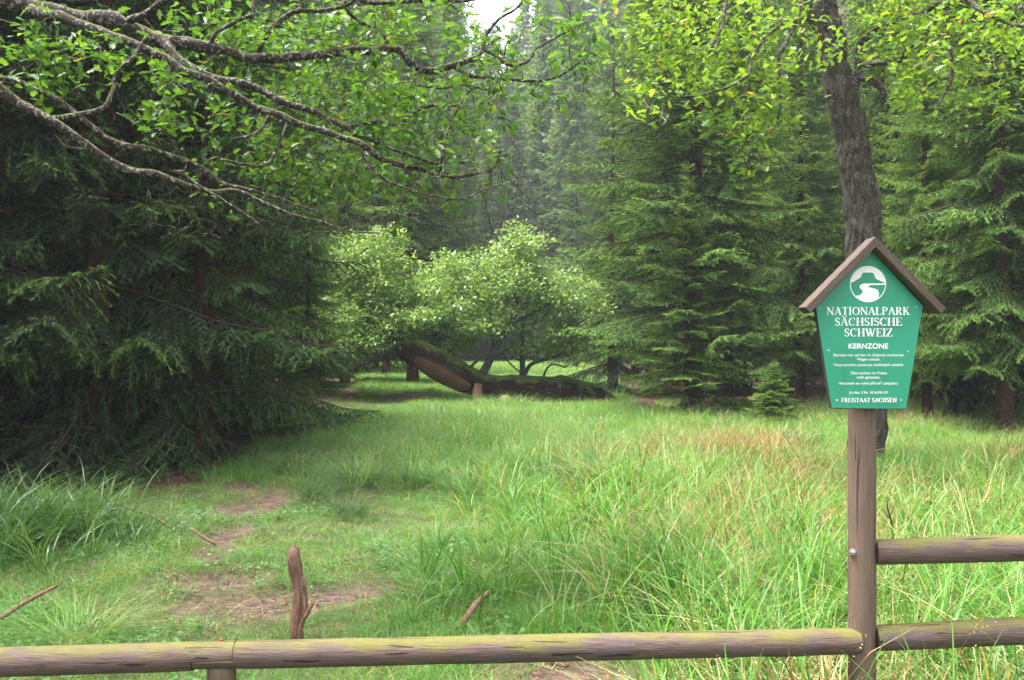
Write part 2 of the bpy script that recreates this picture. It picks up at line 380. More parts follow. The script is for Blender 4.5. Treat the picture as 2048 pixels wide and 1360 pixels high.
# ------------------------------------------------------------------ needle and twig builders
def needles(P0, D, Lg, tone, per, nl, nw, rng, strip=True):
    """P0,D: (n,3), Lg,tone: (n,) -> triangles of needles along shoots"""
    n = len(P0)
    k = np.tile(np.arange(per), n); I = np.repeat(np.arange(n), per)
    s = (k + rng.random(n * per)) / per
    d = D[I]; p = P0[I] + d * (s * Lg[I])[:, None]
    r = rng.normal(size=(n * per, 3)); r[:, 2] *= .7
    r = unit(r - d * (r * d).sum(1)[:, None])
    nd = unit(d * .75 + r * (.5 + .5 * rng.random((n * per, 1))))
    w = unit(np.cross(nd, rng.normal(size=(n * per, 3)) * .55 + np.array([0, 0, 1.]))) * nw * .5
    l = nl * (.75 + .5 * rng.random((n * per, 1)))
    V = np.stack([p - w, p + w, p + nd * l], 1).reshape(-1, 3)
    F = np.arange(len(V)).reshape(-1, 3); T = np.repeat(tone[I] + rng.normal(size=n * per) * .05, 3)
    if strip:
        w = unit(np.cross(D, rng.normal(size=(n, 3)) * .4 + np.array([0, 0, 1.]))) * nw * 1.2
        e = P0 + D * (Lg * 1.03)[:, None]
        q = np.stack([P0 - w, P0 + w, e], 1).reshape(-1, 3)
        F = np.vstack([F, np.arange(len(q)).reshape(-1, 3) + len(V)]); V = np.vstack([V, q]); T = np.concatenate([T, np.repeat(tone, 3)])
    return V, F, T
def thin(P0, P1, w, rng):
    """thin triangular prisms-ish strips for twigs: one triangle pair crossing"""
    d = P1 - P0; a = unit(np.cross(d, rng.normal(size=d.shape))) * w[:, None]; b = unit(np.cross(d, a)) * w[:, None]
    V = np.stack([P0 - a, P0 + a, P1, P0 - b, P0 + b], 1).reshape(-1, 3); k = np.arange(len(P0)) * 5
    return V, np.vstack([np.stack([k, k + 1, k + 2], 1), np.stack([k + 3, k + 4, k + 2], 1)])
def branch_tpl(L, rng, sp1, sp2, per, nl, nw, droop, hang, bare=.12, dead=False):
    """spruce branch along +X; returns V, needle tris, wood tris, tone"""
    def ax(t):
        return np.stack([L * t * (1 - .05 * t), .06 * L * np.sin(t * 3 + ph) * t, L * (-droop * t ** 1.5 + droop * .75 * t ** 4)], -1)
    ph = rng.random() * 6
    n1 = max(4, int(L * (1 - bare) / sp1))
    t1 = bare + (1 - bare) * (np.arange(n1) + .5 * rng.random(n1)) / n1
    side = np.where(np.arange(n1) % 2 == 0, 1, -1)
    b = ax(t1); tan = unit(ax(t1 + .01) - b)
    ang = np.radians(rng.uniform(38, 62, n1)) * side
    l1 = L * .42 * (1 - t1) ** .75 * np.minimum(1, .35 + t1 * 2.2) * rng.uniform(.6, 1.15, n1) + .05
    d1 = np.stack([tan[:, 0] * np.cos(ang) - np.sin(ang) * tan[:, 1], tan[:, 0] * np.sin(ang) + np.cos(ang) * tan[:, 1], tan[:, 2] - hang * rng.uniform(.2, 1.1, n1)], -1)
    d1 = unit(d1)
    SP, SD, SL, ST = [], [], [], []
    WP, WQ, WW = [], [], []
    # leader shoots
    tt = np.linspace(bare, 1, max(4, int(L / .09))); q = ax(tt)
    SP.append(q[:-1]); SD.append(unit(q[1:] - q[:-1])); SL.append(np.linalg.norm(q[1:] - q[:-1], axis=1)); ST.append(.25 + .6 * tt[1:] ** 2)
    for i in range(n1):
        ns = max(2, int(l1[i] / sp2)); s = (np.arange(ns) + .3) / ns
        g = -hang * .5 * l1[i] * s ** 2
        pts = b[i] + d1[i] * (l1[i] * s)[:, None]; pts[:, 2] += g
        e = b[i] + d1[i] * l1[i]; e[2] -= hang * .5 * l1[i]
        WP.append(b[i][None]); WQ.append(e[None]); WW.append([.0035 * (1 + l1[i])])
        # axis shoot pieces
        pp = np.vstack([b[i], pts, e]); dd = pp[1:] - pp[:-1]; ln = np.linalg.norm(dd, axis=1)
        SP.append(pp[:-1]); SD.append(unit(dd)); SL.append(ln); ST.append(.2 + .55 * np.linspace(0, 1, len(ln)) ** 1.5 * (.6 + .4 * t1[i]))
        # sub shoots
        sd = np.where(np.arange(ns) % 2 == 0, 1, -1); nrm = np.cross(d1[i], [0, 0, 1.])
        a = np.radians(rng.uniform(35, 60, ns))
        dv = d1[i] * np.cos(a)[:, None] + nrm * (np.sin(a) * sd)[:, None]; dv[:, 2] -= hang * rng.uniform(0, 1.6, ns)
        dv = unit(dv); sl = (.04 + .11 * (1 - s)) * rng.uniform(.6, 1.3, ns) * min(1.2, .5 + l1[i] * 1.5)
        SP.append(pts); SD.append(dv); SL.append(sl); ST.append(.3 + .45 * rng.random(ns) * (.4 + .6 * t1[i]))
    tips = np.array([ax(np.array([1.]))[0]])
    P0 = np.concatenate(SP); D = np.concatenate(SD); Lg = np.concatenate(SL); T = np.concatenate(ST)
    mb = MB()
    if not dead:
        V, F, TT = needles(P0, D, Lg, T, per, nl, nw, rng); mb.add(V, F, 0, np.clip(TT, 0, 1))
    else:
        V, F = thin(P0, P0 + D * Lg[:, None], np.full(len(P0), .002), rng); mb.add(V, F, 1)
    V, F = thin(np.concatenate(WP), np.concatenate(WQ), np.concatenate(WW), rng); mb.add(V, F, 1)
    tt = np.linspace(0, 1, 6); Vt, Ft = tube(ax(tt), (.004 + .0055 * L) * (1 - tt * .8), 4, False); mb.add(Vt, Ft, 1)
    return mb.arr()
def make_crown(name, Ht, Rb, z0, rng, cfg, mats, dens=1.0, power=.8, droop_low=.28, top_up=.5, low_taper=.0, zs=1.0):
    lens = [.35, .65, 1.0, 1.4, 1.9, 2.5]
    tpl = {l: [branch_tpl(l, rng, **cfg) for _ in range(3 if l < 1.5 else 4)] for l in lens if l < Rb * 1.2 + .3}
    keys = np.array(list(tpl))
    mb = MB(); z = z0; V_ = {}
    VN, FT, FQ, MT, MQ, TN = [], [], [], [], [], []; off = 0
    while z < Ht * .985:
        f = (z - z0) / (Ht - z0); fr = z / Ht
        Rz = Rb * (1 - fr) ** power * (1 - low_taper * (1 - min(1, f * 4)))
        nb = max(3, int((5.5 + 2 * (1 - fr)) * dens)); a0 = rng.random() * 6.28
        for k in range(nb):
            l = max(.16, Rz * rng.uniform(.62, 1.18)); key = keys[np.argmin(np.abs(np.log(keys / l)))]
            V, F, Mi, T = tpl[key][rng.integers(len(tpl[key]))]
            s = l / key; yaw = a0 + k * 6.283 / nb + rng.normal() * .22
            el = np.radians(-6 + 52 * top_up * fr ** 1.6 + rng.normal() * 7) - (1 - fr) * droop_low * .35
            roll = rng.normal() * .2
            cy_, sy = math.cos(yaw), math.sin(yaw); ce, se = math.cos(el), math.sin(el); cr, sr = math.cos(roll), math.sin(roll)
            Rm = np.array([[cy_, -sy, 0], [sy, cy_, 0], [0, 0, 1]]) @ np.array([[ce, 0, -se], [0, 1, 0], [se, 0, ce]]) @ np.array([[1, 0, 0], [0, cr, -sr], [0, sr, cr]])
            W = (V * s * np.array([1, rng.choice([-1, 1]), 1])) @ Rm.T + np.array([0, 0, z + rng.normal() * .07])
            mb.V.append(W); mb.T.append(np.clip(T + rng.normal() * .07, 0, 1))
            for ff, mm in zip(F, Mi): mb.F.append(ff + mb.n); mb.M.append(mm)
            mb.n += len(W)
        z += (.30 + .12 * (1 - fr)) / dens * (.6 + .4 * (1 - fr)) * rng.uniform(.7, 1.25) * zs * (Ht / 12 if Ht > 12 else 1)
    return mb.mesh(name, mats)
NEAR = dict(sp1=.060, sp2=.050, per=8, nl=.026, nw=.0105, droop=.22, hang=.42)
MID = dict(sp1=.105, sp2=.085, per=6, nl=.045, nw=.024, droop=.2, hang=.38)
FAR = dict(sp1=.20, sp2=.17, per=5, nl=.10, nw=.06, droop=.2, hang=.4)
DEAD = dict(sp1=.16, sp2=.14, per=1, nl=.02, nw=.01, droop=.15, hang=.15, dead=True)
mats_n = [M['needle'], M['dead_twig']]; mats_d = [M['needle_shade'], M['dead_twig']]; mats_f = [M['needle_far'], M['dead_twig']]
rg = np.random.default_rng(21)
CR = {
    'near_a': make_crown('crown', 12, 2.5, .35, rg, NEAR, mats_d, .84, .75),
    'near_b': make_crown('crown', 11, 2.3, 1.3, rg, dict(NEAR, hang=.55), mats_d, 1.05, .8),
    'near_c': make_crown('crown', 12.5, 2.6, 1.5, rg, dict(NEAR, hang=.36, droop=.16), mats_n, 1.15, .75, .1, .6),
    'young': make_crown('crown', 5.0, 1.35, .35, rg, dict(NEAR, sp1=.055, sp2=.045, hang=.15, droop=.05), mats_n, .95, .85, .1, .8, zs=.6),
    'tiny': make_crown('crown', 1.5, .8, .08, rg, dict(NEAR, sp1=.05, sp2=.04, hang=.12, droop=.02), mats_n, 1.3, .8, .0, 1.0, zs=.27),
    'mid_a': make_crown('crown', 13, 2.3, 1.0, rg, MID, mats_n, 1.05, .75),
    'mid_b': make_crown('crown', 14, 2.3, 1.9, rg, MID, mats_n, 1.0, .7),
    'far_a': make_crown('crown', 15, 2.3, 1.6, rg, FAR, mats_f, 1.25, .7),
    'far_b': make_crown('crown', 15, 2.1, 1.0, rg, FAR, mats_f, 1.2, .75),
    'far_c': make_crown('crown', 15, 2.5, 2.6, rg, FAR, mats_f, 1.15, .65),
}
DT = make_crown('dead_branches', 7.5, 1.5, .25, rg, DEAD, [M['dead_twig'], M['dead_twig']], .8, .35)
INFO = {'near_a': 12, 'near_b': 11, 'near_c': 12.5, 'young': 5, 'tiny': 1.5, 'mid_a': 13, 'mid_b': 14, 'far_a': 15, 'far_b': 15, 'far_c': 15}
def trunk_mesh(Ht, r, seed, n=14):
    z = np.linspace(-.4, Ht, 26); rr = r * (1 - z / Ht * .96) * (1 + .45 * np.exp(-np.maximum(z, 0) / .22)); rr[-1] = .006
    x = .05 * np.sin(z * .5 + seed); yv = .05 * np.cos(z * .37 + seed * 2)
    V, Fc = tube(np.stack([x - x[2], yv - yv[2], z], 1), rr, n, True, r * .12, 6, seed)
    return MB().add(V, Fc).mesh('trunk', [M['spruce_bark']])
TR = {k: trunk_mesh(h * .985, {'young': .055, 'tiny': .022}.get(k, .14 if 'near' in k else .125 if 'mid' in k else .10), i, 16 if 'near' in k else 9) for i, (k, h) in enumerate(INFO.items())}
def spruce(kind, x, y, label, height=None, width=1.0, group=None, rz=None, dead=False, name='spruce_tree'):
    s = (height or INFO[kind]) / INFO[kind]
    o = thing(name, label, 'tree' if kind != 'tiny' else 'young tree', (x, y, float(H(x, y)) - .02), random.random() * 6.28 if rz is None else rz, group)
    o.scale = (s * width, s * width, s)
    link('trunk', TR[kind], o); link('crown', CR[kind], o)
    if dead:
        d = link('dead_branches', DT, o); d.rotation_euler = (0, 0, random.random() * 6)
    return o
def spx(kind, px, Y, label, **k): return spruce(kind, G(px, Y), Y, label, **k)
# the dark stand on the left
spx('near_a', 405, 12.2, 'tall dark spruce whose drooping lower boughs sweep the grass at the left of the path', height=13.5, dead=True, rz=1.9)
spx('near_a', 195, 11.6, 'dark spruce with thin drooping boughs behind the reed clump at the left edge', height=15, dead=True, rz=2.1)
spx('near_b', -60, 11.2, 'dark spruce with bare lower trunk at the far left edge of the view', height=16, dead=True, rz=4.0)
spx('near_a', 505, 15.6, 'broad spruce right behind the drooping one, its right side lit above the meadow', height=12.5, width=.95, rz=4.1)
spx('near_c', 612, 17.2, 'short spruce with sunlit boughs over the meadow at the right end of the left stand', height=6.6, width=.92, rz=3.6)
spx('young', 560, 13.6, 'low young spruce at the foot of the left stand beside the meadow', height=2.1, width=1.35, rz=1.0)
spx('near_c', 575, 26.5, 'spruce left of the fallen oak with light green boughs against its leaves', height=12.5, rz=1.0)
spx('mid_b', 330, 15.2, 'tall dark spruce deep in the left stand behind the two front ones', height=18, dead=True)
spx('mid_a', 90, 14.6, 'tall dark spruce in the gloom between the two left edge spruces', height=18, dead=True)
for k, (x, y) in enumerate([(-7.9, 13.2), (-9.5, 11.2), (-8.6, 16.8), (-7.4, 18.6), (-11.2, 14.3), (-10.4, 18.5), (-8.6, 21.0), (-10.8, 22.5), (-12.4, 20.5), (-13, 17), (-9.2, 27.6), (-8.1, 25.4), (-11.5, 25.2), (-8.8, 8.6), (-12.5, 11.5),
                            (-11.0, 8.0), (-14.5, 13.5), (-14, 23), (-16, 19), (-6.6, 14.9), (-10.5, 29), (-13.8, 28), (-8.2, 5.6), (-9.4, 3.0), (-8.6, .4), (-10.8, -2), (-12, 5), (-12.6, 1)]):  # the closing entries stand out of view, added to shade the left foreground
    spruce('mid_a' if k % 2 else 'mid_b', x, y, 'tall spruce in the dark stand behind the front spruces on the left, or added out of view for shade', height=14 + 3 * R.random(), group='spruces in the dark stand on the left', dead=k < 10)
# behind the fallen oak
spx('near_c', 825, 31.5, 'big spruce standing directly behind the crown of the fallen oak', height=17, rz=.4)
spx('mid_a', 690, 33, 'spruce behind the left end of the fallen oak crown', height=17)
spx('mid_b', 905, 60, 'tall spruce rising behind the middle of the fallen oak', height=20)
spx('mid_a', 1150, 52, 'spruce with pale green boughs at the far end of the clearing right of the gap', height=14, width=1.1)
# the right hand group
spx('near_c', 1385, 19.8, 'large spruce with a bare dark red trunk standing at the edge of the tall grass', height=14.5, width=1.3, rz=2.5)
spx('young', 1376, 18.0, 'young spruce growing in front of the trunk of the large spruce', height=5.3, width=1.05, rz=.3)
spx('young', 1462, 19.8, 'low young spruce between the large spruce and the tiny one with the reddish tip', height=3.2, width=1.0, rz=2.3)
spx('tiny', 1548, 16.4, 'tiny young spruce with a reddish tip at the edge of the tall grass', height=1.2, width=1.1, name='young_spruce')
spx('near_c', 1600, 24.5, 'slender spruce with visible dark trunk left of the sign', height=13, width=.95, rz=5)
spx('near_c', 1855, 17.2, 'spruce with tiered light green boughs just to the right of the sign', height=9.5, width=.92, rz=1.2)
spx('near_c', 2010, 14.8, 'spruce with dense bright boughs at the right edge of the view', height=12.5, width=.95, rz=.9)
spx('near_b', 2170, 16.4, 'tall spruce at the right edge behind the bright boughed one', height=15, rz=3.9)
spx('mid_b', 1757, 26.5, 'spruce with a straight reddish trunk seen just right of the leaning oak', height=20)
spx('near_a', 1225, 27.5, 'spruce right of the fallen oak with boughs reaching over the root end', height=12, width=1.1, rz=3.3)
spx('mid_a', 1480, 27.5, 'spruce filling the space behind and right of the large spruce', height=17)
spx('mid_a', 1925, 22.5, 'spruce behind the black stump on the right', height=15)
for k, (x, y) in enumerate([(9.8, 19.5), (11.8, 16.5), (13.2, 21), (10.6, 24.5), (7.6, 28.5), (12.8, 27.5), (9.6, 31), (5.8, 31.5), (15.5, 24.5), (16.5, 30), (13.2, 33.5), (8, 35.5), (11, 37), (15, 18.5), (5.2, 37.5), (14.6, 14.2), (12.2, 13.0), (17.5, 20)]):
    spruce('mid_b' if k % 2 else 'mid_a', x, y, 'tall spruce in the stand behind the front row on the right', height=15 + 4 * R.random(), group='spruces in the stand on the right')
# hazy forest on the slopes
cnt = 0
rows = []
for Y in (42, 48):
    for px in (450, 540, 620, 700, 780, 1310, 1370, 1450, 1540, 1640, 1750, 1860, 1960): rows.append((px, Y))
for Y in (63, 67, 72, 79, 88, 99, 112, 130):
    st = 4.3 * FPX / Y
    for px in np.arange(560 if Y > 70 else 420, 1650, st): rows.append((px, Y))
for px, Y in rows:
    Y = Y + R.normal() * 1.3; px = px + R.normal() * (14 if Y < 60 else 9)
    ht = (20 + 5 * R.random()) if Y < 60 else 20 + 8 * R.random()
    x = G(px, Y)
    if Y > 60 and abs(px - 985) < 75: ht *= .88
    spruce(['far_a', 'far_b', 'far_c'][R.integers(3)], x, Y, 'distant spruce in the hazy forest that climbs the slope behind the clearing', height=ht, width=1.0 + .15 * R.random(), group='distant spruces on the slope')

# ------------------------------------------------------------------ oak leaves
def leaf_outline(k, lobes=4, depth=.3):
    t = np.linspace(0, 1, 4 * lobes + 3)
    env = np.sin(np.clip(t, 0, 1) ** 1.25 * math.pi) ** .75
    w = .30 * env * (1 - depth + depth * np.cos(t * lobes * 2 * math.pi + math.pi + .4 * math.sin(k)))
    w[0] = .008; w[-1] = .0
    return t, np.maximum(w, .012)
def leaf_tpl(k, lobes=4, curve=.25):
    t, w = leaf_outline(k, lobes); w2 = leaf_outline(k + 2, lobes)[1]
    z = -curve * t ** 2 * .5
    n = len(t); mid = np.stack([t, 0 * t, z], 1)
    l = np.stack([t + .04 * np.abs(w), w, z + .35 * w], 1); r = np.stack([t + .04 * np.abs(w2), -w2, z + .25 * w2], 1)
    stem = np.array([[-.12, .006, 0], [-.12, -.006, 0]])
    V = np.vstack([mid, l, r, stem]); i = np.arange(n - 1)
    F = np.vstack([np.stack([i, i + 1, n + i + 1, n + i], 1), np.stack([i + 1, i, 2 * n + i, 2 * n + i + 1], 1)])
    return V, F
LEAF_HI = [leaf_tpl(0, 4, .2), leaf_tpl(1, 4, .5), leaf_tpl(3, 3, -.1)]
LEAF_MID = [leaf_tpl(0, 2, .2), leaf_tpl(1, 2, .5)]
LEAF_LO = [(np.array([[0, 0, 0], [.35, .26, .05], [1, .05, -.1], [.75, -.28, .05], [.25, -.16, .02]]), np.array([[0, 4, 3, 2, 1]]))]
def place_leaves(mb, tpls, pos, d, nrm, size, tone, rng):
    Rm = basis(d, nrm)
    which = rng.integers(len(tpls), size=len(pos))
    for k, (V, F) in enumerate(tpls):
        s = np.where(which == k)[0]
        if not len(s): continue
        W = np.einsum('nij,vj->nvi', Rm[s], V) * size[s][:, None, None] + pos[s][:, None]
        FF = (F[None] + (np.arange(len(s)) * len(V))[:, None, None]).reshape(-1, F.shape[1])
        mb.add(W.reshape(-1, 3), FF, 0, np.repeat(tone[s], len(V)))
def grow(nodes, targets, rng, r0=.0035, mb=None, wig=.12, step=.09, grav=0.0, sides=4, rmax=.014):
    """connect each target to the nearest wood node by a crooked twig; returns twig end directions"""
    nodes = np.asarray(nodes, float); ends = np.zeros_like(targets)
    todo = list(np.argsort([np.min(((nodes - t) ** 2).sum(1)) for t in targets]))
    cap_ = len(nodes) + len(targets) * 40; buf = np.zeros((cap_, 3)); buf[:len(nodes)] = nodes; n = len(nodes)
    for q in todo:
        t = targets[q]; i = np.argmin(((buf[:n] - t) ** 2).sum(1)); a = buf[i]; L = np.linalg.norm(t - a)
        if L < 1e-3: ends[q] = (0, 0, 1); continue
        m = int(min(30, max(3, L / step)))
        s = np.linspace(0, 1, m + 1)[:, None]; c = rng.normal(size=(2, 3)) * wig * L
        pts = a + (t - a) * s + c[0] * np.sin(s * math.pi) + c[1] * np.sin(s * 2 * math.pi) * .6
        pts[:, 2] += grav * L * np.sin(s[:, 0] * math.pi)
        pts[1:-1] += rng.normal(size=(m - 1, 3)) * min(.02, .05 * L)
        r = np.linspace(min(rmax, r0 * (1 + 2.2 * L)), r0 * .5, m + 1)
        Vt, Ft = tube(pts, r, sides, False); mb.add(Vt, Ft, 0)
        buf[n:n + m] = pts[1:]; n += m
        ends[q] = unit(pts[-1] - pts[-2])
    return ends
def rosette(pos, dirs, rng, lo=6, hi=11, size=.095, flat=.75, spread=.9, jit=.04):
    P0, D, N, S = [], [], [], []
    for p, d in zip(pos, dirs):
        k = rng.integers(lo, hi + 1)
        dd = unit(d * .45 + rng.normal(size=(k, 3)) * np.array([1, 1, .45]) * spread)
        dd[:, 2] -= .12; dd = unit(dd)
        nn = unit(np.array([0, 0, 1.]) * flat + rng.normal(size=(k, 3)) * .38)
        P0.append(p + rng.normal(size=(k, 3)) * jit - d * (rng.random((k, 1)) * .09)); D.append(dd); N.append(nn); S.append(size * rng.uniform(.6, 1.2, k))
    return np.concatenate(P0), np.concatenate(D), np.concatenate(N), np.concatenate(S)
def piece_leaves(root, base, pos, d, nrm, size, tone, mat, nmax, meshes):
    """the leaves that show largest become single objects; returns mask of those used"""
    px = 1024 + pos[:, 0] / pos[:, 1] * FPX; py = 680 - (pos[:, 2] - CAM_Z) / pos[:, 1] * FPX
    vis = (pos[:, 1] > .8) & (px > 5) & (px < 2043) & (py > 5) & (py < 1355)
    facing = np.abs((nrm * unit(pos - np.array([0, 0, CAM_Z]))).sum(1)) + .25
    score = np.where(vis, size / np.maximum(pos[:, 1], .5) * facing, -1)
    idx = np.argsort(-score)[:nmax]; Rm = basis(d, nrm); used = np.zeros(len(pos), bool)
    for q in idx:
        if score[q] <= 0: continue
        used[q] = True
        o = link('leaf', meshes[q % len(meshes)], root)
        m = Matrix(Rm[q].tolist()).to_4x4() @ Matrix.Scale(float(size[q]), 4); m.translation = Vector((pos[q] - base).tolist())
        o.matrix_local = m
    return used

# ------------------------------------------------------------------ left oak: boughs that reach into the view
rl = np.random.default_rng(5)
OB = np.array([-5.6, 3.4, 0.0]); OB[2] = float(H(OB[0], OB[1]))
oakL = thing('oak_tree', 'oak at the left edge whose long lichened boughs reach across the top of the view', 'tree', OB)
mbt = MB()
tp, tr = spline([[-5.6, 3.4, -.4], [-5.6, 3.4, .3], [-5.5, 3.5, 1.8], [-5.55, 3.5, 3.6], [-5.3, 3.3, 5.5], [-5.4, 3.0, 8]], [.52, .40, .31, .28, .22, .12], .12)
Vt, Ft = tube(tp, tr, 40, True, .02, 3, 4, .018); mbt.add(Vt, Ft)
link('trunk', mbt.mesh('trunk', [M['oak_bark']], OB), oakL)
# (px, py, Y, radius in px of the photograph)
BO = [
 [(-760, -420, 4.3, 55), (-420, -190, 4.6, 30), (-150, -40, 4.8, 24), (0, 2, 4.9, 20), (130, 28, 5.0, 19), (230, 45, 5.0, 19), (300, 72, 5.1, 18), (400, 96, 5.1, 14), (470, 104, 5.2, 11), (530, 116, 5.2, 11), (600, 112, 5.3, 10), (690, 104, 5.4, 10), (785, 100, 5.5, 9), (822, 126, 5.5, 8), (862, 142, 5.6, 8), (915, 128, 5.6, 7), (965, 104, 5.7, 6), (972, 82, 5.7, 4.5), (1000, 40, 5.7, 3.5), (1045, 5, 5.8, 2.5), (1070, -30, 5.8, 2)],
 [(60, 16, 4.9, 14), (130, 40, 4.8, 12), (200, 60, 4.75, 11), (255, 85, 4.7, 10), (300, 110, 4.7, 10), (350, 130, 4.7, 10), (400, 148, 4.7, 9.5), (450, 178, 4.75, 9), (500, 210, 4.8, 8.5), (560, 232, 4.8, 8), (620, 250, 4.85, 8), (665, 268, 4.9, 7.5), (720, 290, 4.9, 7.5), (780, 318, 5, 7), (850, 342, 5.1, 6), (910, 354, 5.2, 5), (960, 345, 5.2, 4), (990, 325, 5.3, 3), (1008, 288, 5.3, 2)],
 [(310, 74, 5.05, 13), (345, 105, 5.0, 11), (385, 135, 4.95, 10), (430, 158, 4.95, 9.5), (480, 168, 4.95, 9), (530, 190, 5, 8.5), (580, 212, 5, 8), (625, 222, 5.05, 7.5), (660, 245, 5.1, 6.5), (700, 262, 5.15, 5.5), (760, 285, 5.2, 4.5), (850, 325, 5.2, 3.5), (930, 322, 5.3, 2.5)],
 [(-800, -120, 4.0, 40), (-300, 60, 4.0, 17), (-60, 145, 4.1, 14), (0, 182, 4.15, 13), (40, 205, 4.2, 12), (100, 238, 4.2, 11), (150, 275, 4.25, 9.5), (200, 312, 4.3, 9), (250, 335, 4.35, 8.5), (320, 348, 4.4, 7.5), (370, 372, 4.4, 7), (430, 385, 4.5, 6), (480, 385, 4.5, 5), (540, 408, 4.6, 4), (610, 440, 4.7, 3), (690, 462, 4.8, 2), (760, 468, 4.8, 1.5)],
 [(-300, 60, 4.0, 10), (-50, 148, 4.4, 8), (20, 160, 4.45, 8), (70, 178, 4.5, 7), (120, 205, 4.5, 7), (160, 235, 4.5, 7), (205, 270, 4.55, 7), (250, 288, 4.55, 7), (300, 303, 4.6, 6), (350, 318, 4.6, 6), (400, 338, 4.65, 5.5), (440, 370, 4.7, 4.5), (500, 385, 4.7, 4), (560, 395, 4.8, 3.2), (640, 425, 4.8, 2.3)],
 [(112, 232, 4.25, 7), (150, 226, 4.35, 6.5), (205, 218, 4.4, 6), (225, 185, 4.5, 5), (248, 140, 4.6, 4.5), (270, 112, 4.65, 4.5), (285, 70, 4.7, 3.5)],
 [(265, 40, 5.0, 9), (300, 20, 4.9, 8), (335, 0, 4.8, 7), (380, -40, 4.7, 6)],
 [(418, 92, 5.1, 5), (440, 65, 5.1, 5), (475, 40, 5.1, 4.5), (512, 25, 5.1, 4), (508, -5, 5.1, 3.5)],
 [(516, 104, 5.2, 6), (535, 72, 5.2, 6), (565, 42, 5.2, 6), (605, 20, 5.2, 6), (650, 18, 5.25, 5), (690, 12, 5.3, 4), (740, -15, 5.3, 3)],
 [(605, 20, 5.2, 5), (600, -10, 5.2, 4), (596, -50, 5.2, 3)],
 [(688, 0, 5.4, 5), (700, 30, 5.45, 4), (740, 52, 5.5, 4), (762, 60, 5.5, 3.5), (775, 85, 5.5, 3.5), (785, 100, 5.5, 3.5)],
 [(660, -20, 5.3, 6), (700, -4, 5.3, 5), (760, 4, 5.3, 5), (850, 2, 5.35, 5), (920, 0, 5.4, 4), (1000, -10, 5.5, 3)],
 [(905, 132, 5.6, 4), (950, 152, 5.65, 4), (1010, 160, 5.7, 4), (1075, 160, 5.75, 3.5), (1130, 146, 5.8, 3), (1170, 122, 5.8, 2.5), (1195, 95, 5.9, 2)],
 [(965, 100, 5.7, 5), (985, 112, 5.7, 4.5), (1010, 122, 5.7, 4), (1052, 122, 5.75, 3.5), (1080, 95, 5.8, 2.5), (1140, 60, 5.8, 2)],
 [(822, 128, 5.5, 4), (830, 150, 5.45, 3.5), (832, 175, 5.4, 3), (870, 172, 5.4, 2.5), (920, 172, 5.5, 2.2), (1000, 180, 5.5, 2)],
 [(690, 255, 5.15, 5), (715, 250, 5.2, 5), (760, 245, 5.2, 4.5), (800, 246, 5.25, 4.5), (830, 225, 5.25, 4), (860, 210, 5.3, 3.5), (920, 208, 5.4, 2.5), (950, 170, 5.4, 2)],
 [(545, 228, 4.8, 4), (525, 255, 4.75, 4), (500, 275, 4.7, 4), (468, 282, 4.7, 3)],
 [(575, 240, 4.8, 3), (560, 290, 4.8, 3.5), (530, 325, 4.75, 4), (490, 332, 4.7, 3.5), (440, 320, 4.7, 3)],
 [(370, 345, 4.4, 3.5), (340, 345, 4.4, 3), (370, 352, 4.4, 3), (410, 378, 4.4, 2.5), (455, 400, 4.4, 2), (520, 455, 4.4, 1.5)],
 [(720, 292, 4.9, 4), (740, 330, 4.9, 3.5), (790, 368, 4.95, 3), (860, 390, 5, 2.5), (930, 395, 5.1, 2), (1010, 365, 5.1, 1.5), (1060, 350, 5.1, 1.2)],
 [(880, 350, 5.1, 4), (888, 310, 5.1, 4), (890, 275, 5.15, 3.5), (900, 248, 5.2, 3), (925, 190, 5.2, 2)],
]
mbb = MB(); nodesL = []
for k, b in enumerate(BO):
    pts = [P(a[0], a[1], a[2]) for a in b]; rad = [a[3] / FPX * a[2] * .88 for a in b]
    sp, sr = spline(pts, rad, .035)
    wob = np.stack([vnoise(sp * 7 + 3 * k, q) for q in (1, 2, 3)], 1) * .019 + np.stack([vnoise(sp * 22, q) for q in (4, 5, 6)], 1) * .003
    sp = sp + wob; sr = sr * (1 + .13 * vnoise(sp * 30, 9))
    n = 16 if rad[len(rad) // 2] > .02 else 9
    Vt, Ft = tube(sp, sr, n, True, .0022 if n > 9 else .0008, 60, k); mbb.add(Vt, Ft); nodesL.append(sp[::3])
nodesL = np.concatenate(nodesL)
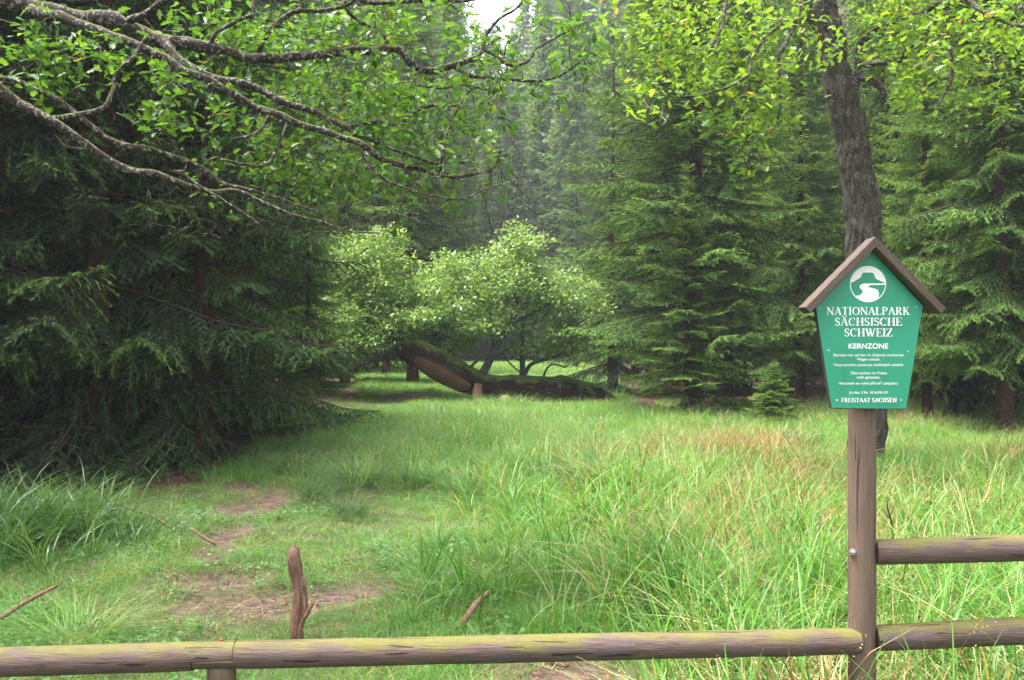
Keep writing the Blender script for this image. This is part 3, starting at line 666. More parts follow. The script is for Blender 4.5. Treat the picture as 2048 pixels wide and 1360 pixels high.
# leaf targets: (px centre, py centre, sx, sy, Y0, Y1, count)
LT = [(200, 105, 80, 25, 4.4, 5.0, 17), (85, 105, 50, 18, 4.4, 4.9, 8), (140, 165, 60, 20, 4.3, 4.8, 9), (320, 165, 50, 20, 4.5, 5.0, 10), (310, 245, 40, 20, 4.4, 4.9, 12),
      (480, 60, 130, 40, 5.0, 6.2, 60), (620, 70, 120, 45, 5.2, 6.6, 68), (800, 50, 110, 40, 5.2, 6.6, 60), (1010, 110, 80, 45, 5.4, 6.4, 28), (1130, 50, 50, 40, 5.5, 6.2, 20),
      (1180, 130, 40, 45, 5.6, 6.2, 16), (620, 180, 140, 40, 5.0, 6.5, 74), (780, 190, 130, 50, 5.0, 6.5, 84), (930, 180, 90, 50, 5.2, 6.4, 34), (700, 290, 130, 50, 5.0, 6.4, 80), (850, 280, 100, 50, 5.0, 6.2, 44),
      (560, 300, 90, 50, 4.9, 6.0, 34), (640, 380, 100, 30, 4.9, 6.2, 30), (760, 370, 70, 35, 5, 6, 20), (980, 370, 35, 25, 5.1, 5.4, 6), (900, 420, 60, 20, 5.2, 6, 3), (60, 90, 60, 30, 4.6, 5, 6), (450, 240, 60, 40, 4.8, 5.6, 12), (1080, 200, 40, 25, 5.6, 6, 7), (980, 250, 40, 25, 5.3, 5.8, 7),
      (300, -40, 300, 40, 4.5, 6, 26), (850, -60, 250, 50, 5, 6.4, 30), (-100, 60, 90, 60, 4, 5, 14)]
tg = []
for cx, cy0, sx, sy, y0, y1, c in LT:
    for _ in range(c): tg.append(P(cx + rl.normal() * sx * .75, cy0 + rl.normal() * sy * .75, rl.uniform(y0, y1)))
tg = np.array(tg)
ends = grow(nodesL, tg, rl, .0026, mbb, .13, .06, .05, 4, .009)
# bare dead twigs in the lower part
bt = np.array([P(rl.uniform(280, 1080), rl.uniform(320, 480), rl.uniform(4.6, 5.6)) for _ in range(260)] + [P(rl.uniform(100, 1050), rl.uniform(60, 330), rl.uniform(4.5, 5.8)) for _ in range(190)])
bt[:, 2] += -.0 * bt[:, 1]
grow(np.vstack([nodesL, tg[::2]]), bt, rl, .0026, mbb, .16, .05, -.05, 4, .008)
link('boughs', mbb.mesh('boughs', [M['bough']], OB), oakL)
pos, dd, nn, sz = rosette(tg, ends, rl, 5, 10, .068)
tone = np.clip(rl.normal(.42, .2, len(pos)), 0, .92); tone[rl.random(len(pos)) < .012] = 1.0
hi_meshes = [mesh_np('leaf', V, [F], [M['oak_leaf']], attrs={'tone': np.full(len(V), tv)}) for (V, F), tv in zip(LEAF_HI * 3, (.25, .4, .55, .6, .35, .75, .45, .85, .3))]
used = piece_leaves(oakL, OB, pos, dd, nn, sz, tone, M['oak_leaf'], 300, hi_meshes)
mbl = MB(); k = ~used; place_leaves(mbl, LEAF_HI, pos[k], dd[k], nn[k], sz[k], tone[k], rl)
tag(link('foliage', mbl.mesh('foliage', [M['oak_leaf']], OB), oakL), kind='stuff')

# ------------------------------------------------------------------ leaning oak on the right
rr_ = np.random.default_rng(15)
YB = 11.3
KB = np.array([G(1722, YB), YB, 0.0]); KB[2] = float(H(KB[0], KB[1]))
oakR = thing('oak_tree', 'leaning oak with rough grey bark and yellow green leaves rising behind the sign', 'tree', KB)
ctr = [(1722, 985, 60), (1722, 955, 52), (1724, 930, 45), (1731, 890, 40), (1738, 830, 37.5), (1738, 740, 37), (1732, 640, 37.5), (1728, 560, 37.5), (1727, 480, 38), (1722, 410, 36), (1713, 350, 34), (1708, 300, 35), (1700, 250, 35), (1686, 200, 33), (1674, 160, 31), (1664, 100, 29.5), (1651, 40, 30), (1636, -10, 30), (1600, -120, 27), (1560, -260, 22), (1540, -420, 16), (1500, -560, 9)]
tp, tr = spline([P(a, b, YB) for a, b, c in ctr], [c * .87 / FPX * YB for a, b, c in ctr], .035)
Vt, Ft = tube(tp, tr, 96, True, .02, 5, 8, .024)
link('trunk', MB().add(Vt, Ft).mesh('trunk', [M['oak_bark']], KB), oakR)
RB = [
 [(1692, 215, 11.3, 10), (1712, 175, 11.2, 9), (1716, 120, 11.2, 9), (1722, 85, 11.1, 8), (1738, 70, 11.0, 7)],
 [(1600, -120, 11.3, 18), (1680, -130, 10.8, 14), (1790, -90, 10.2, 11), (1880, -40, 9.7, 8), (1892, 10, 9.6, 5), (1893, 60, 9.6, 4.5), (1905, 110, 9.6, 4), (1903, 160, 9.6, 3.5), (1885, 195, 9.6, 2.5), (1872, 212, 9.6, 1.5)],
 [(1880, -40, 9.7, 6), (1950, 10, 9.4, 5), (2000, 40, 9.2, 4), (2080, 60, 9, 3)],
 [(1600, -120, 11.3, 18), (1520, -140, 10.6, 14), (1420, -110, 9.8, 10), (1320, -70, 9.2, 7), (1240, -20, 9, 4)],
 [(1560, -200, 11.3, 12), (1600, -90, 10, 8), (1606, -10, 9.6, 5), (1590, 45, 9.5, 4.5), (1572, 85, 9.4, 4), (1556, 115, 9.4, 4), (1558, 160, 9.4, 3.5), (1562, 200, 9.4, 2.5), (1556, 240, 9.4, 2)],
 [(1598, 38, 9.5, 4), (1560, 52, 9.3, 3.5), (1530, 75, 9.2, 3.5), (1505, 110, 9.1, 3.2), (1498, 145, 9, 3), (1460, 172, 8.9, 3), (1410, 190, 8.8, 2.6), (1360, 196, 8.8, 2)],
 [(1738, 70, 11, 6), (1790, 40, 10.5, 6), (1850, 20, 10, 5), (1892, 0, 9.7, 4)],
 [(1716, 150, 11.2, 6), (1750, 165, 11, 7), (1770, 190, 10.9, 6), (1768, 205, 10.9, 4)],
 [(1722, 130, 11.2, 5), (1760, 125, 10.6, 6), (1800, 120, 10.4, 6), (1815, 100, 10.2, 5), (1835, 95, 10.2, 5), (1845, 115, 10.2, 4)],
 [(1520, -140, 10.6, 8), (1470, -40, 10, 5), (1455, 40, 9.8, 3.5), (1430, 110, 9.7, 2.5)],
 [(1560, 240, 9.4, 2), (1530, 270, 9.2, 1.8), (1500, 300, 9.1, 1.6), (1495, 320, 9.1, 1.5), (1460, 330, 9, 1.2)],
 [(1420, -110, 9.8, 8), (1450, -20, 9.2, 4), (1440, 60, 9, 3), (1410, 120, 9, 2)],
 [(1540, -420, 11.3, 12), (1750, -330, 10.5, 9), (1950, -220, 10, 6), (2100, -120, 9.6, 4)],
]
mbb = MB(); nodesR = []
for k, b in enumerate(RB):
    sp, sr = spline([P(a[0], a[1], a[2]) for a in b], [a[3] / FPX * a[2] for a in b], .05)
    sp = sp + np.stack([vnoise(sp * 6 + k, q) for q in (1, 2, 3)], 1) * .02
    Vt, Ft = tube(sp, sr * (1 + .12 * vnoise(sp * 20, 9)), 9, True, .002, 40, k); mbb.add(Vt, Ft); nodesR.append(sp[::2])
nodesR = np.concatenate(nodesR)
LT = [(1330, 40, 70, 45, 8.8, 10, 60), (1350, 130, 60, 40, 8.8, 10, 36), (1450, 70, 80, 50, 9, 10.4, 66), (1440, 170, 70, 40, 8.8, 10, 42), (1560, 90, 70, 60, 9, 10.6, 46), (1600, 60, 25, 40, 9.2, 10.5, 8),
      (1655, 118, 15, 14, 9.8, 10.6, 5), (1480, 250, 50, 40, 8.8, 9.6, 20), (1440, 290, 25, 25, 8.8, 9.4, 8), (1300, 205, 16, 10, 7.2, 7.6, 3), (1480, 345, 25, 18, 8.8, 9.2, 6), (1385, 225, 30, 25, 8.7, 9.2, 9),
      (1780, 30, 60, 40, 9.8, 11, 40), (1870, 50, 70, 50, 9.3, 10.5, 50), (1980, 50, 70, 45, 8.8, 10.5, 52), (1800, 120, 50, 30, 9.8, 11, 22), (1900, 140, 60, 40, 9.4, 10.4, 24), (2000, 110, 60, 35, 9, 10, 18),
      (1840, 190, 40, 25, 9.5, 10.4, 10), (1930, 200, 40, 15, 9.4, 10, 7), (1960, 215, 15, 10, 9.3, 9.6, 3), (1560, 210, 40, 40, 9.2, 9.8, 14), (1750, 90, 20, 40, 10.2, 11, 10), (1230, 20, 30, 40, 8.8, 9.6, 10),
      (1450, -110, 200, 70, 9, 11.5, 80), (1800, -130, 220, 70, 9, 11.5, 80)]
tg = np.array([P(cx + rr_.normal() * sx * .8, cy0 + rr_.normal() * sy * .8, rr_.uniform(y0, y1)) for cx, cy0, sx, sy, y0, y1, c in LT for _ in range(int(c * .74))])
ends = grow(nodesR, tg, rr_, .003, mbb, .12, .09, .03, 4, .012)
bt = tg[::3] + rr_.normal(size=(len(tg[::3]), 3)) * .22
grow(np.vstack([nodesR, tg]), bt, rr_, .0025, mbb, .15, .08, -.05, 4, .008)
link('boughs', mbb.mesh('boughs', [M['bough']], KB), oakR)
pos, dd, nn, sz = rosette(tg, ends, rr_, 6, 12, .105, jit=.08, spread=1.1)
tone = np.clip(rr_.normal(.5, .22, len(pos)), 0, .95); tone[rr_.random(len(pos)) < .02] = 1.0
ml = [mesh_np('leaf', V, [F], [M['oak_leaf_warm']], attrs={'tone': np.full(len(V), tv)}) for (V, F), tv in zip(LEAF_HI * 3, (.3, .45, .6, .7, .4, .85, .5, .9, .25))]
used = piece_leaves(oakR, KB, pos, dd, nn, sz, tone, None, 300, ml)
mbl = MB(); k = ~used; place_leaves(mbl, LEAF_MID, pos[k], dd[k], nn[k], sz[k], tone[k], rr_)
tag(link('foliage', mbl.mesh('foliage', [M['oak_leaf_warm']], KB), oakR), kind='stuff')

# ------------------------------------------------------------------ fallen oak in the clearing
rf = np.random.default_rng(31)
YF = 24.0
FB = np.array([G(1180, YF), YF, float(H(G(1180, YF), YF))])
oakF = thing('fallen_oak', 'fallen mossy oak still in full leaf, its curved trunk lying across the clearing', 'tree', FB)
FT_ = [(1235, 815, 24.6, 10), (1205, 800, 24.3, 20), (1175, 796, 24.1, 33), (1140, 788, 24, 33), (1090, 782, 23.9, 30), (1040, 778, 23.8, 27), (990, 775, 23.7, 25), (945, 764, 23.6, 25), (905, 745, 23.6, 28), (865, 722, 23.6, 29), (832, 705, 23.6, 26), (805, 692, 23.7, 22), (785, 665, 23.9, 22), (768, 625, 24.2, 17), (750, 580, 24.4, 13), (735, 540, 24.6, 8), (730, 490, 24.6, 5)]
sp, sr = spline([P(a[0], a[1], a[2]) for a in FT_], [a[3] / FPX * a[2] for a in FT_], .08)
Vt, Ft = tube(sp, sr, 48, True, .05, 3.0, 3, .02)
link('trunk', MB().add(Vt, Ft).mesh('trunk', [M['fallen_bark']], FB), oakF)
# bare torn wood along the underside facing the viewer
sc_ = [(835, 706), (850, 722), (872, 738), (900, 754), (925, 768), (938, 776)]
Vs, Fs = [], []
rows_ = []
for q, (a, b) in enumerate(sc_):
    w = [4, 17, 22, 21, 14, 3][q]
    dirp = np.array([.55, -.83]) 
    c = P(a, b + 6, 23.6)
    i = np.argmin(((sp - P(a, b, 23.6)) ** 2).sum(1)); rr0 = sr[i]; tng = unit(sp[min(i + 2, len(sp) - 1)] - sp[max(0, i - 2)])
    upv = unit(np.cross(tng, [0, 1., 0])); upv = upv * np.sign(upv[2])
    ring = []
    for al in np.radians(np.linspace(-58, 22, 9) * [.3, .8, 1, 1, .8, .3][q] - 14):
        ring.append(sp[i] + (np.array([0, -1., 0]) * math.cos(al) + upv * math.sin(al)) * (rr0 + .055))
    rows_.append(ring)
rows_ = np.array(rows_); nr, nc = rows_.shape[:2]
i, j = np.meshgrid(np.arange(nr - 1), np.arange(nc - 1), indexing='ij'); b = i * nc + j
Vr = rows_.reshape(-1, 3); Vr = Vr + np.array([0, -1, 0]) * (vnoise(Vr * 9, 2) * .02)[:, None]
Vb = Vr + np.array([0, .12, 0]); o_ = len(Vr)
Fq = np.stack([b, b + 1, b + nc + 1, b + nc], -1).reshape(-1, 4)
edge = [(q, q + 1) for q in range(nc - 1)] + [(q * nc + nc - 1, (q + 1) * nc + nc - 1) for q in range(nr - 1)] + [((nr - 1) * nc + q + 1, (nr - 1) * nc + q) for q in range(nc - 1)] + [((q + 1) * nc, q * nc) for q in range(nr - 1)]
Fe = np.array([[a, b_, b_ + o_, a + o_] for a, b_ in edge])
link('bare_wood', MB().add(np.vstack([Vr, Vb]), [Fq, Fe]).mesh('bare_wood', [M['scar']], FB), oakF)
FL = [
 [(800, 692, 23.7, 14), (770, 700, 23.5, 11), (735, 722, 23.3, 8), (690, 738, 23.2, 6), (650, 745, 23.1, 4), (610, 742, 23, 2)],
 [(955, 762, 23.6, 9), (972, 735, 23.5, 8), (985, 708, 23.5, 7.5), (1000, 680, 23.5, 6.5), (1018, 655, 23.5, 6), (1030, 620, 23.5, 5), (1035, 570, 23.6, 4), (1025, 520, 23.7, 3), (1030, 470, 23.7, 2)],
 [(992, 700, 23.5, 4), (983, 668, 23.6, 3.5), (990, 645, 23.7, 3), (970, 610, 23.8, 3), (940, 560, 24, 2)],
 [(1044, 758, 23.9, 5.5), (1045, 730, 24, 5.5), (1046, 690, 24.1, 5), (1048, 640, 24.2, 5), (1060, 580, 24.3, 4), (1075, 520, 24.4, 3)],
 [(1046, 755, 23.9, 4.5), (1060, 730, 24, 4), (1080, 722, 24, 3.5), (1115, 712, 24, 3), (1150, 690, 24.1, 2.5), (1180, 640, 24.2, 2)],
 [(868, 700, 23.6, 7), (850, 690, 23.7, 7), (840, 690, 23.8, 6), (855, 682, 23.9, 6), (890, 676, 24, 5), (915, 685, 24, 4), (895, 710, 23.9, 3), (897, 725, 23.8, 2.5)],
 [(930, 748, 23.5, 3), (950, 725, 23.4, 3), (975, 708, 23.3, 2.5), (1010, 706, 23.3, 2.2), (1040, 722, 23.3, 1.5)],
 [(1085, 757, 23.9, 2.2), (1095, 735, 23.8, 2), (1110, 728, 23.8, 1.8), (1130, 735, 23.8, 1.5), (1140, 725, 23.7, 1.2)],
 [(1035, 690, 23.7, 2.5), (1000, 705, 23.5, 2), (1015, 722, 23.5, 1.8), (1040, 745, 23.5, 1.5)],
 [(765, 680, 23.9, 10), (760, 640, 24.3, 7), (790, 590, 24.6, 6), (820, 540, 24.8, 4)],
 [(1018, 655, 23.5, 5), (1075, 620, 23.9, 4), (1130, 590, 24.3, 3), (1170, 570, 24.5, 2)],
 [(850, 684, 23.9, 6), (900, 640, 24.2, 5), (930, 580, 24.4, 4), (960, 520, 24.5, 3)],
]
mbb = MB(); nodesF = [sp[::3]]
for k, b in enumerate(FL):
    s2, r2 = spline([P(a[0], a[1], a[2]) for a in b], [a[3] / FPX * a[2] for a in b], .1)
    s2 = s2 + np.stack([vnoise(s2 * 3 + k, q) for q in (1, 2, 3)], 1) * .03 * np.linspace(0, 1, len(s2))[:, None]
    Vt, Ft = tube(s2, r2, 8, True, .004, 20, k); mbb.add(Vt, Ft); nodesF.append(s2[::2])
BL = [(1020, 560, 24, 95, 85, 1.5, 190), (1040, 480, 24, 45, 35, 1.0, 36), (900, 600, 24.2, 75, 65, 1.5, 110), (740, 560, 24.6, 85, 75, 1.5, 130), (700, 510, 24.8, 55, 40, 1.2, 50), (720, 640, 24.2, 60, 42, 1.4, 70), (830, 640, 23.8, 75, 35, 1.4, 80), (730, 685, 23.6, 50, 22, 1.0, 45), (660, 680, 23.6, 40, 25, 1, 24),
      (960, 650, 23.8, 100, 28, 1.3, 80), (1130, 590, 24, 70, 60, 1.4, 110), (1110, 670, 24, 80, 25, 1.2, 60), (1190, 620, 24.3, 30, 45, 1.2, 34), (900, 530, 24.4, 35, 25, 1.0, 24), (660, 620, 24.4, 35, 40, 1, 30), (770, 500, 24.6, 45, 45, 1, 36), (765, 600, 24.2, 55, 55, 1.1, 60), (1180, 660, 24.2, 35, 25, 1, 24), (830, 570, 24.5, 45, 45, 1, 40), (1080, 695, 24, 80, 14, 1.1, 40), (900, 690, 24.2, 60, 14, 1, 30), (760, 660, 24, 50, 35, 1.1, 50)]
tg = []
for cx, cy0, Y, rx, ry, dy, c in BL:
    u_ = rf.normal(size=(c, 3)); u_ = unit(u_) * (rf.random((c, 1)) ** .45)
    for q in range(c): tg.append(P(cx + u_[q, 0] * rx, cy0 + u_[q, 1] * ry, Y + u_[q, 2] * dy))
tg = np.array(tg)
ends = grow(np.concatenate(nodesF), tg, rf, .004, mbb, .10, .16, .04, 3, .02)
link('limbs', mbb.mesh('limbs', [M['bough']], FB), oakF)
P0, D0, N0, S0 = [], [], [], []
for p in tg:
    k = int(rf.integers(26, 52)); r = unit(rf.normal(size=(k, 3))) * (rf.random((k, 1)) ** .5) * np.array([.36, .36, .20])
    P0.append(p + r); d = unit(r * 2 + rf.normal(size=(k, 3)) * .25); d[:, 2] -= .1; D0.append(unit(d))
    N0.append(unit(np.array([0, -.15, .85]) + rf.normal(size=(k, 3)) * .5)); S0.append(rf.uniform(.07, .13, k))
P0, D0, N0, S0 = map(np.concatenate, (P0, D0, N0, S0))
zt = (P0[:, 2] - 1.4) / 3.4
tone = np.clip(rf.normal(.5, .22, len(P0)), 0, 1)
mbl = MB(); place_leaves(mbl, LEAF_LO, P0, D0, N0, S0, tone, rf)
tag(link('foliage', mbl.mesh('foliage', [M['bush_leaf']], FB), oakF), kind='stuff')

# ------------------------------------------------------------------ grass
def clump(rng, n, h, w, spread, lean, curl, seg=4, headed=0.0, tone=(.45, .16), stalk=False):
    mb = MB()
    for q in range(n):
        a = rng.random() * 6.283; r = spread * math.sqrt(rng.random()); hh = h * rng.uniform(.55, 1.12)
        b = np.array([math.cos(a) * r, math.sin(a) * r, -.02]); az = a + rng.normal() * .8
        dl = np.array([math.cos(az), math.sin(az)]); le = lean * rng.uniform(.3, 1.5); cu = curl * rng.uniform(.2, 1.5)
        s = np.linspace(0, 1, seg + 1)
        out = hh * (le * s + cu * s ** 2.6); up = hh * (s - .52 * cu * s ** 3.0 - .12 * le * s)
        c = b + np.stack([dl[0] * out, dl[1] * out, up], 1)
        sd = np.array([-dl[1], dl[0], 0.]) * .5; tw = rng.normal() * .5; sd = sd * math.cos(tw) + np.array([dl[0], dl[1], 0]) * .5 * math.sin(tw)
        ww = w * rng.uniform(.6, 1.2) * (np.minimum(1, .65 + s * 1.4) * (1 - s ** 2.2) if not stalk else np.full(seg + 1, 1.0)); ww[-1] = w * .08
        V = np.stack([c - sd * ww[:, None], c + sd * ww[:, None]], 1).reshape(-1, 3)
        i = np.arange(seg) * 2; t0 = np.clip(rng.normal(*tone), 0, .97)
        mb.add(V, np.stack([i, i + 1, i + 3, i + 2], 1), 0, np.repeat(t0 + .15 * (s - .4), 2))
        if rng.random() < headed:      # seed head
            e = c[-1]; dr = unit(c[-1] - c[-2]); k = 9
            p = e + dr * np.linspace(-.10, .03, k)[:, None] * min(1, h * 1.6); o = unit(rng.normal(size=(k, 3)) * .7 + dr) * .011
            sdd = unit(np.cross(o, rng.normal(size=(k, 3)))) * .0022
            VV = np.stack([p, p + o * .5 + sdd, p + o, p + o * .5 - sdd], 1).reshape(-1, 3)
            mb.add(VV, np.arange(4 * k).reshape(-1, 4), 1, .85)
    return mb
def herb(rng, n, r, h, ls):
    mb = MB()
    for q in range(n):
        a = rng.random() * 6.28; rad = r * math.sqrt(rng.random()); z = h * rng.uniform(.3, 1.1)
        c = np.array([math.cos(a) * rad, math.sin(a) * rad, z]); k = 6; an = np.linspace(0, 6.283, k, endpoint=False)
        tl = unit(np.array([rng.normal() * .45, rng.normal() * .45 - .2, 1.])); Rm = basis(np.array([[1., .1, 0]]), tl[None])[0]
        e = np.stack([np.cos(an) * ls * rng.uniform(.6, 1.2), np.sin(an) * ls * .6, 0 * an], 1)
        za = rng.random() * 6.28; Rz = np.array([[math.cos(za), -math.sin(za), 0], [math.sin(za), math.cos(za), 0], [0, 0, 1]])
        mb.add(c + e @ Rz.T @ Rm.T, np.arange(k)[None], 0, np.clip(rng.normal(.5, .2), 0, 1))
    return mb
def instancer(name, pts, rz, scl, pick, protos, tilt=None, kind='stuff', parent=None):
    pts = np.asarray(pts, np.float32); n = len(pts)
    me = bpy.data.meshes.new(name); me.vertices.add(n); me.vertices.foreach_set('co', pts.ravel())
    a = me.attributes.new('rot', 'FLOAT_VECTOR', 'POINT')
    rot = np.zeros((n, 3), np.float32); rot[:, 2] = rz
    if tilt is not None: rot[:, :2] = tilt
    a.data.foreach_set('vector', rot.ravel())
    a = me.attributes.new('scl', 'FLOAT_VECTOR', 'POINT'); a.data.foreach_set('vector', np.asarray(scl, np.float32).ravel())
    a = me.attributes.new('pick', 'INT', 'POINT'); a.data.foreach_set('value', np.asarray(pick, np.int32))
    col = bpy.data.collections.new(name + '_sources')
    for k, m in enumerate(protos): col.objects.link(bpy.data.objects.new(f'{name}_source_{k:02d}', m))
    ng = bpy.data.node_groups.new(name, 'GeometryNodeTree')
    ng.interface.new_socket('Geometry', in_out='INPUT', socket_type='NodeSocketGeometry'); ng.interface.new_socket('Geometry', in_out='OUTPUT', socket_type='NodeSocketGeometry')
    N = ng.nodes; L = ng.links
    gi = N.new('NodeGroupInput'); go = N.new('NodeGroupOutput'); ip = N.new('GeometryNodeInstanceOnPoints'); ci = N.new('GeometryNodeCollectionInfo')
    ci.inputs['Collection'].default_value = col; ci.inputs['Separate Children'].default_value = True; ci.inputs['Reset Children'].default_value = True
    def na(nm, ty):
        x = N.new('GeometryNodeInputNamedAttribute'); x.data_type = ty; x.inputs['Name'].default_value = nm; return x.outputs['Attribute']
    e2r = N.new('FunctionNodeEulerToRotation')
    L.new(gi.outputs[0], ip.inputs['Points']); L.new(ci.outputs[0], ip.inputs['Instance']); ip.inputs['Pick Instance'].default_value = True
    L.new(na('pick', 'INT'), ip.inputs['Instance Index']); L.new(na('rot', 'FLOAT_VECTOR'), e2r.inputs[0]); L.new(e2r.outputs[0], ip.inputs['Rotation'])
    L.new(na('scl', 'FLOAT_VECTOR'), ip.inputs['Scale']); L.new(ip.outputs[0], go.inputs[0])
    o = link(name, me, parent); mo = o.modifiers.new('scatter', 'NODES'); mo.node_group = ng
    if kind: o['kind'] = kind
    return o
rgs = np.random.default_rng(77)
GM = [M['grass'], M['grass_dry']]; BMt = [M['grass_blue'], M['grass_dry']]; DMt = [M['grass_dry'], M['grass_dry']]
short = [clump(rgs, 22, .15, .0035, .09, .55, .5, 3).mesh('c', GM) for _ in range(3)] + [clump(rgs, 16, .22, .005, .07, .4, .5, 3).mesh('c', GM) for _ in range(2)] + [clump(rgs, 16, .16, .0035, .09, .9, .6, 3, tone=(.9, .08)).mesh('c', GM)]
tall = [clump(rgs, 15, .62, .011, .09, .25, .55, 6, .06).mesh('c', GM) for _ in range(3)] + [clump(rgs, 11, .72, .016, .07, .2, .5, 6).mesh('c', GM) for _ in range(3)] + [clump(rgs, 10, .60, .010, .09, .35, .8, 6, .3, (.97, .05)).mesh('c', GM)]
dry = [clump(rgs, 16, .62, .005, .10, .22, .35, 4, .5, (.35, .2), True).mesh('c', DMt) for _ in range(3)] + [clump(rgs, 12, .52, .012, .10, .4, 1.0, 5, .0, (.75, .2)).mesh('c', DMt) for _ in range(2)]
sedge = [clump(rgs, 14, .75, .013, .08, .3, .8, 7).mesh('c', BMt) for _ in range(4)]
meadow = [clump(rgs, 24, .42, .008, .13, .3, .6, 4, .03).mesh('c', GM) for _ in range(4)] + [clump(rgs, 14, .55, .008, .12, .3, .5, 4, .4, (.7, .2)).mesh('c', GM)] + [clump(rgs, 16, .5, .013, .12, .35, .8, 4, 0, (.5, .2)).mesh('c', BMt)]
farm = [clump(rgs, 30, .36, .022, .28, .35, .6, 3, tone=(.62, .16)).mesh('c', GM) for _ in range(4)]
herbs = [herb(rgs, 20, .12, .06, .011).mesh('c', [M['herb']]) for _ in range(3)] + [herb(rgs, 12, .12, .08, .017).mesh('c', [M['herb']])]
def scatter(name, protos, n, y0, y1, dens, hs, tilt=.15, margin=1.15, power=1.0, ptw=None):
    """random points in the view wedge between two distances, thinned by a density function"""
    u = rgs.random(n); Y = (y0 ** power + u * (y1 ** power - y0 ** power)) ** (1 / power)
    X = rgs.uniform(-1, 1, n) * (.577 * margin * Y + .6)
    keep = rgs.random(n) < dens(X, Y); X, Y = X[keep], Y[keep]; m = len(X)
    Z = H(X, Y); s = hs(X, Y) * rgs.uniform(.65, 1.25, m); w = np.sqrt(s) * rgs.uniform(.85, 1.2, m)
    pk = rgs.integers(len(protos), size=m) if ptw is None else rgs.choice(len(protos), size=m, p=np.array(ptw) / sum(ptw))
    return instancer(name, np.stack([X, Y, Z], 1), rgs.random(m) * 6.28, np.stack([w, w, s], 1), pk, protos, rgs.normal(size=(m, 2)) * tilt)
def nomud(X, Y): return 1 - np.clip(mud(X, Y) * 1.15, 0, 1)
def nolit(X, Y): return 1 - np.clip(litter(X, Y) * 1.3, 0, 1)
def right_tall(X, Y):     # tall growth right of the centre, close to the fence
    e = (X - (.62 - .02 * (Y - 4)) + n2(X, Y, 1.4, 31) * .35)
    lawn = np.exp(-(((X - 4.3) / 1.3) ** 2 + ((Y - 8.6) / .9) ** 2)) * 1.3
    return ss(-.1, .5, e) * (1 - ss(8.3, 10.5, Y)) * np.clip(1 - lawn, 0, 1)
def mid_tall(X, Y):       # looser tall stems in the middle
    return ss(-1.0, .3, X + n2(X, Y, .9, 33) * .5) * ss(4.6, 5.6, Y) * (1 - ss(9.5, 11.5, Y))
def dryz(X, Y):
    a = np.exp(-(((X - 2.6) / 1.6) ** 2 + ((Y - 11.6) / 2.3) ** 2)) * 1.6 + np.exp(-(((X - 6.4) / 1.0) ** 2 + ((Y - 11.0) / 1.5) ** 2)) + 1.15 * right_tall(X, Y) * ss(-.35, .35, n2(X, Y, 1.1, 37) + .2)
    a = a + .5 * np.exp(-(((X - 6.5) / 2.5) ** 2 + ((Y - 17) / 1.5) ** 2))
    return np.clip(a, 0, 1) * (.12 + .88 * ss(-.15, .45, n2(X, Y, .9, 39) + .5 * n2(X, Y, 2.7, 40)))
def left_sedge(X, Y):
    return np.clip(np.exp(-(((X + 4.15) / .8) ** 2 + ((Y - 7.3) / .7) ** 2) * 1.3) * 1.5, 0, 1) * (X < -2.7)
def shortd(X, Y): return nomud(X, Y) * nolit(X, Y) * np.clip(1.0 - .55 * right_tall(X, Y) * (Y < 8), 0, 1) * (.5 + .5 * ss(-.5, .2, fbm2(X, Y, 1.6, 51)))
def shorth(X, Y): return .65 + .35 * n2(X, Y, 1.1, 41) + .5 * ss(-1.0, .5, X) * (Y > 4.8) - .2 * (1 - ss(8, 10, Y)) * (X < -.8)
scatter('short_grass', short, 30000, 2.6, 14, shortd, shorth, .2, power=1.2, ptw=[3, 3, 3, 2.3, 2.3, 4.5])
scatter('tall_grass', tall, 6500, 2.9, 12, lambda X, Y: np.clip(right_tall(X, Y) * .85 + .34 * mid_tall(X, Y), 0, 1) * nomud(X, Y), lambda X, Y: .72 + .28 * n2(X, Y, .8, 43) + .12 * right_tall(X, Y), .12, power=1.3, ptw=[3, 3, 3, 2.2, 2.2, 2.2, 4])
scatter('dry_grass', dry, 11500, 3.2, 19, lambda X, Y: dryz(X, Y) * nomud(X, Y) * .8, lambda X, Y: .78 + .2 * n2(X, Y, .8, 45) , .14, power=1.2)
scatter('sedge_reeds', sedge, 3500, 6, 9.5, left_sedge, lambda X, Y: .84 + .2 * n2(X, Y, .8, 47), .12)
scatter('meadow_grass', meadow, 34000, 9.5, 30, lambda X, Y: ss(9.3, 11.5, Y + n2(X, Y, .6, 49)) * nomud(X, Y) * nolit(X, Y) * (1 - .42 * dryz(X, Y)), lambda X, Y: .82 + .34 * n2(X, Y, .55, 53) + .3 * n2(X, Y, 1.7, 54) - .25 * ss(-1.5, -3, X) - .36 * ss(18.5, 21.5, Y) * (1 - ss(3.2, 4.2, X)), .15, power=1.3)
scatter('far_meadow_grass', farm, 16000, 27, 63, lambda X, Y: nolit(X, Y) * nomud(X, Y), lambda X, Y: .8 + .2 * n2(X, Y, .3, 55), .1, margin=.75, power=1.2)
scatter('low_herbs', herbs, 9000, 3.5, 9.5, lambda X, Y: nomud(X, Y) * nolit(X, Y) * (ss(.05, -.6, X) * .7 + .25) * ss(-.1, .35, fbm2(X, Y, 1.3, 57)), lambda X, Y: 1 + 0 * X, .25, power=1.3)

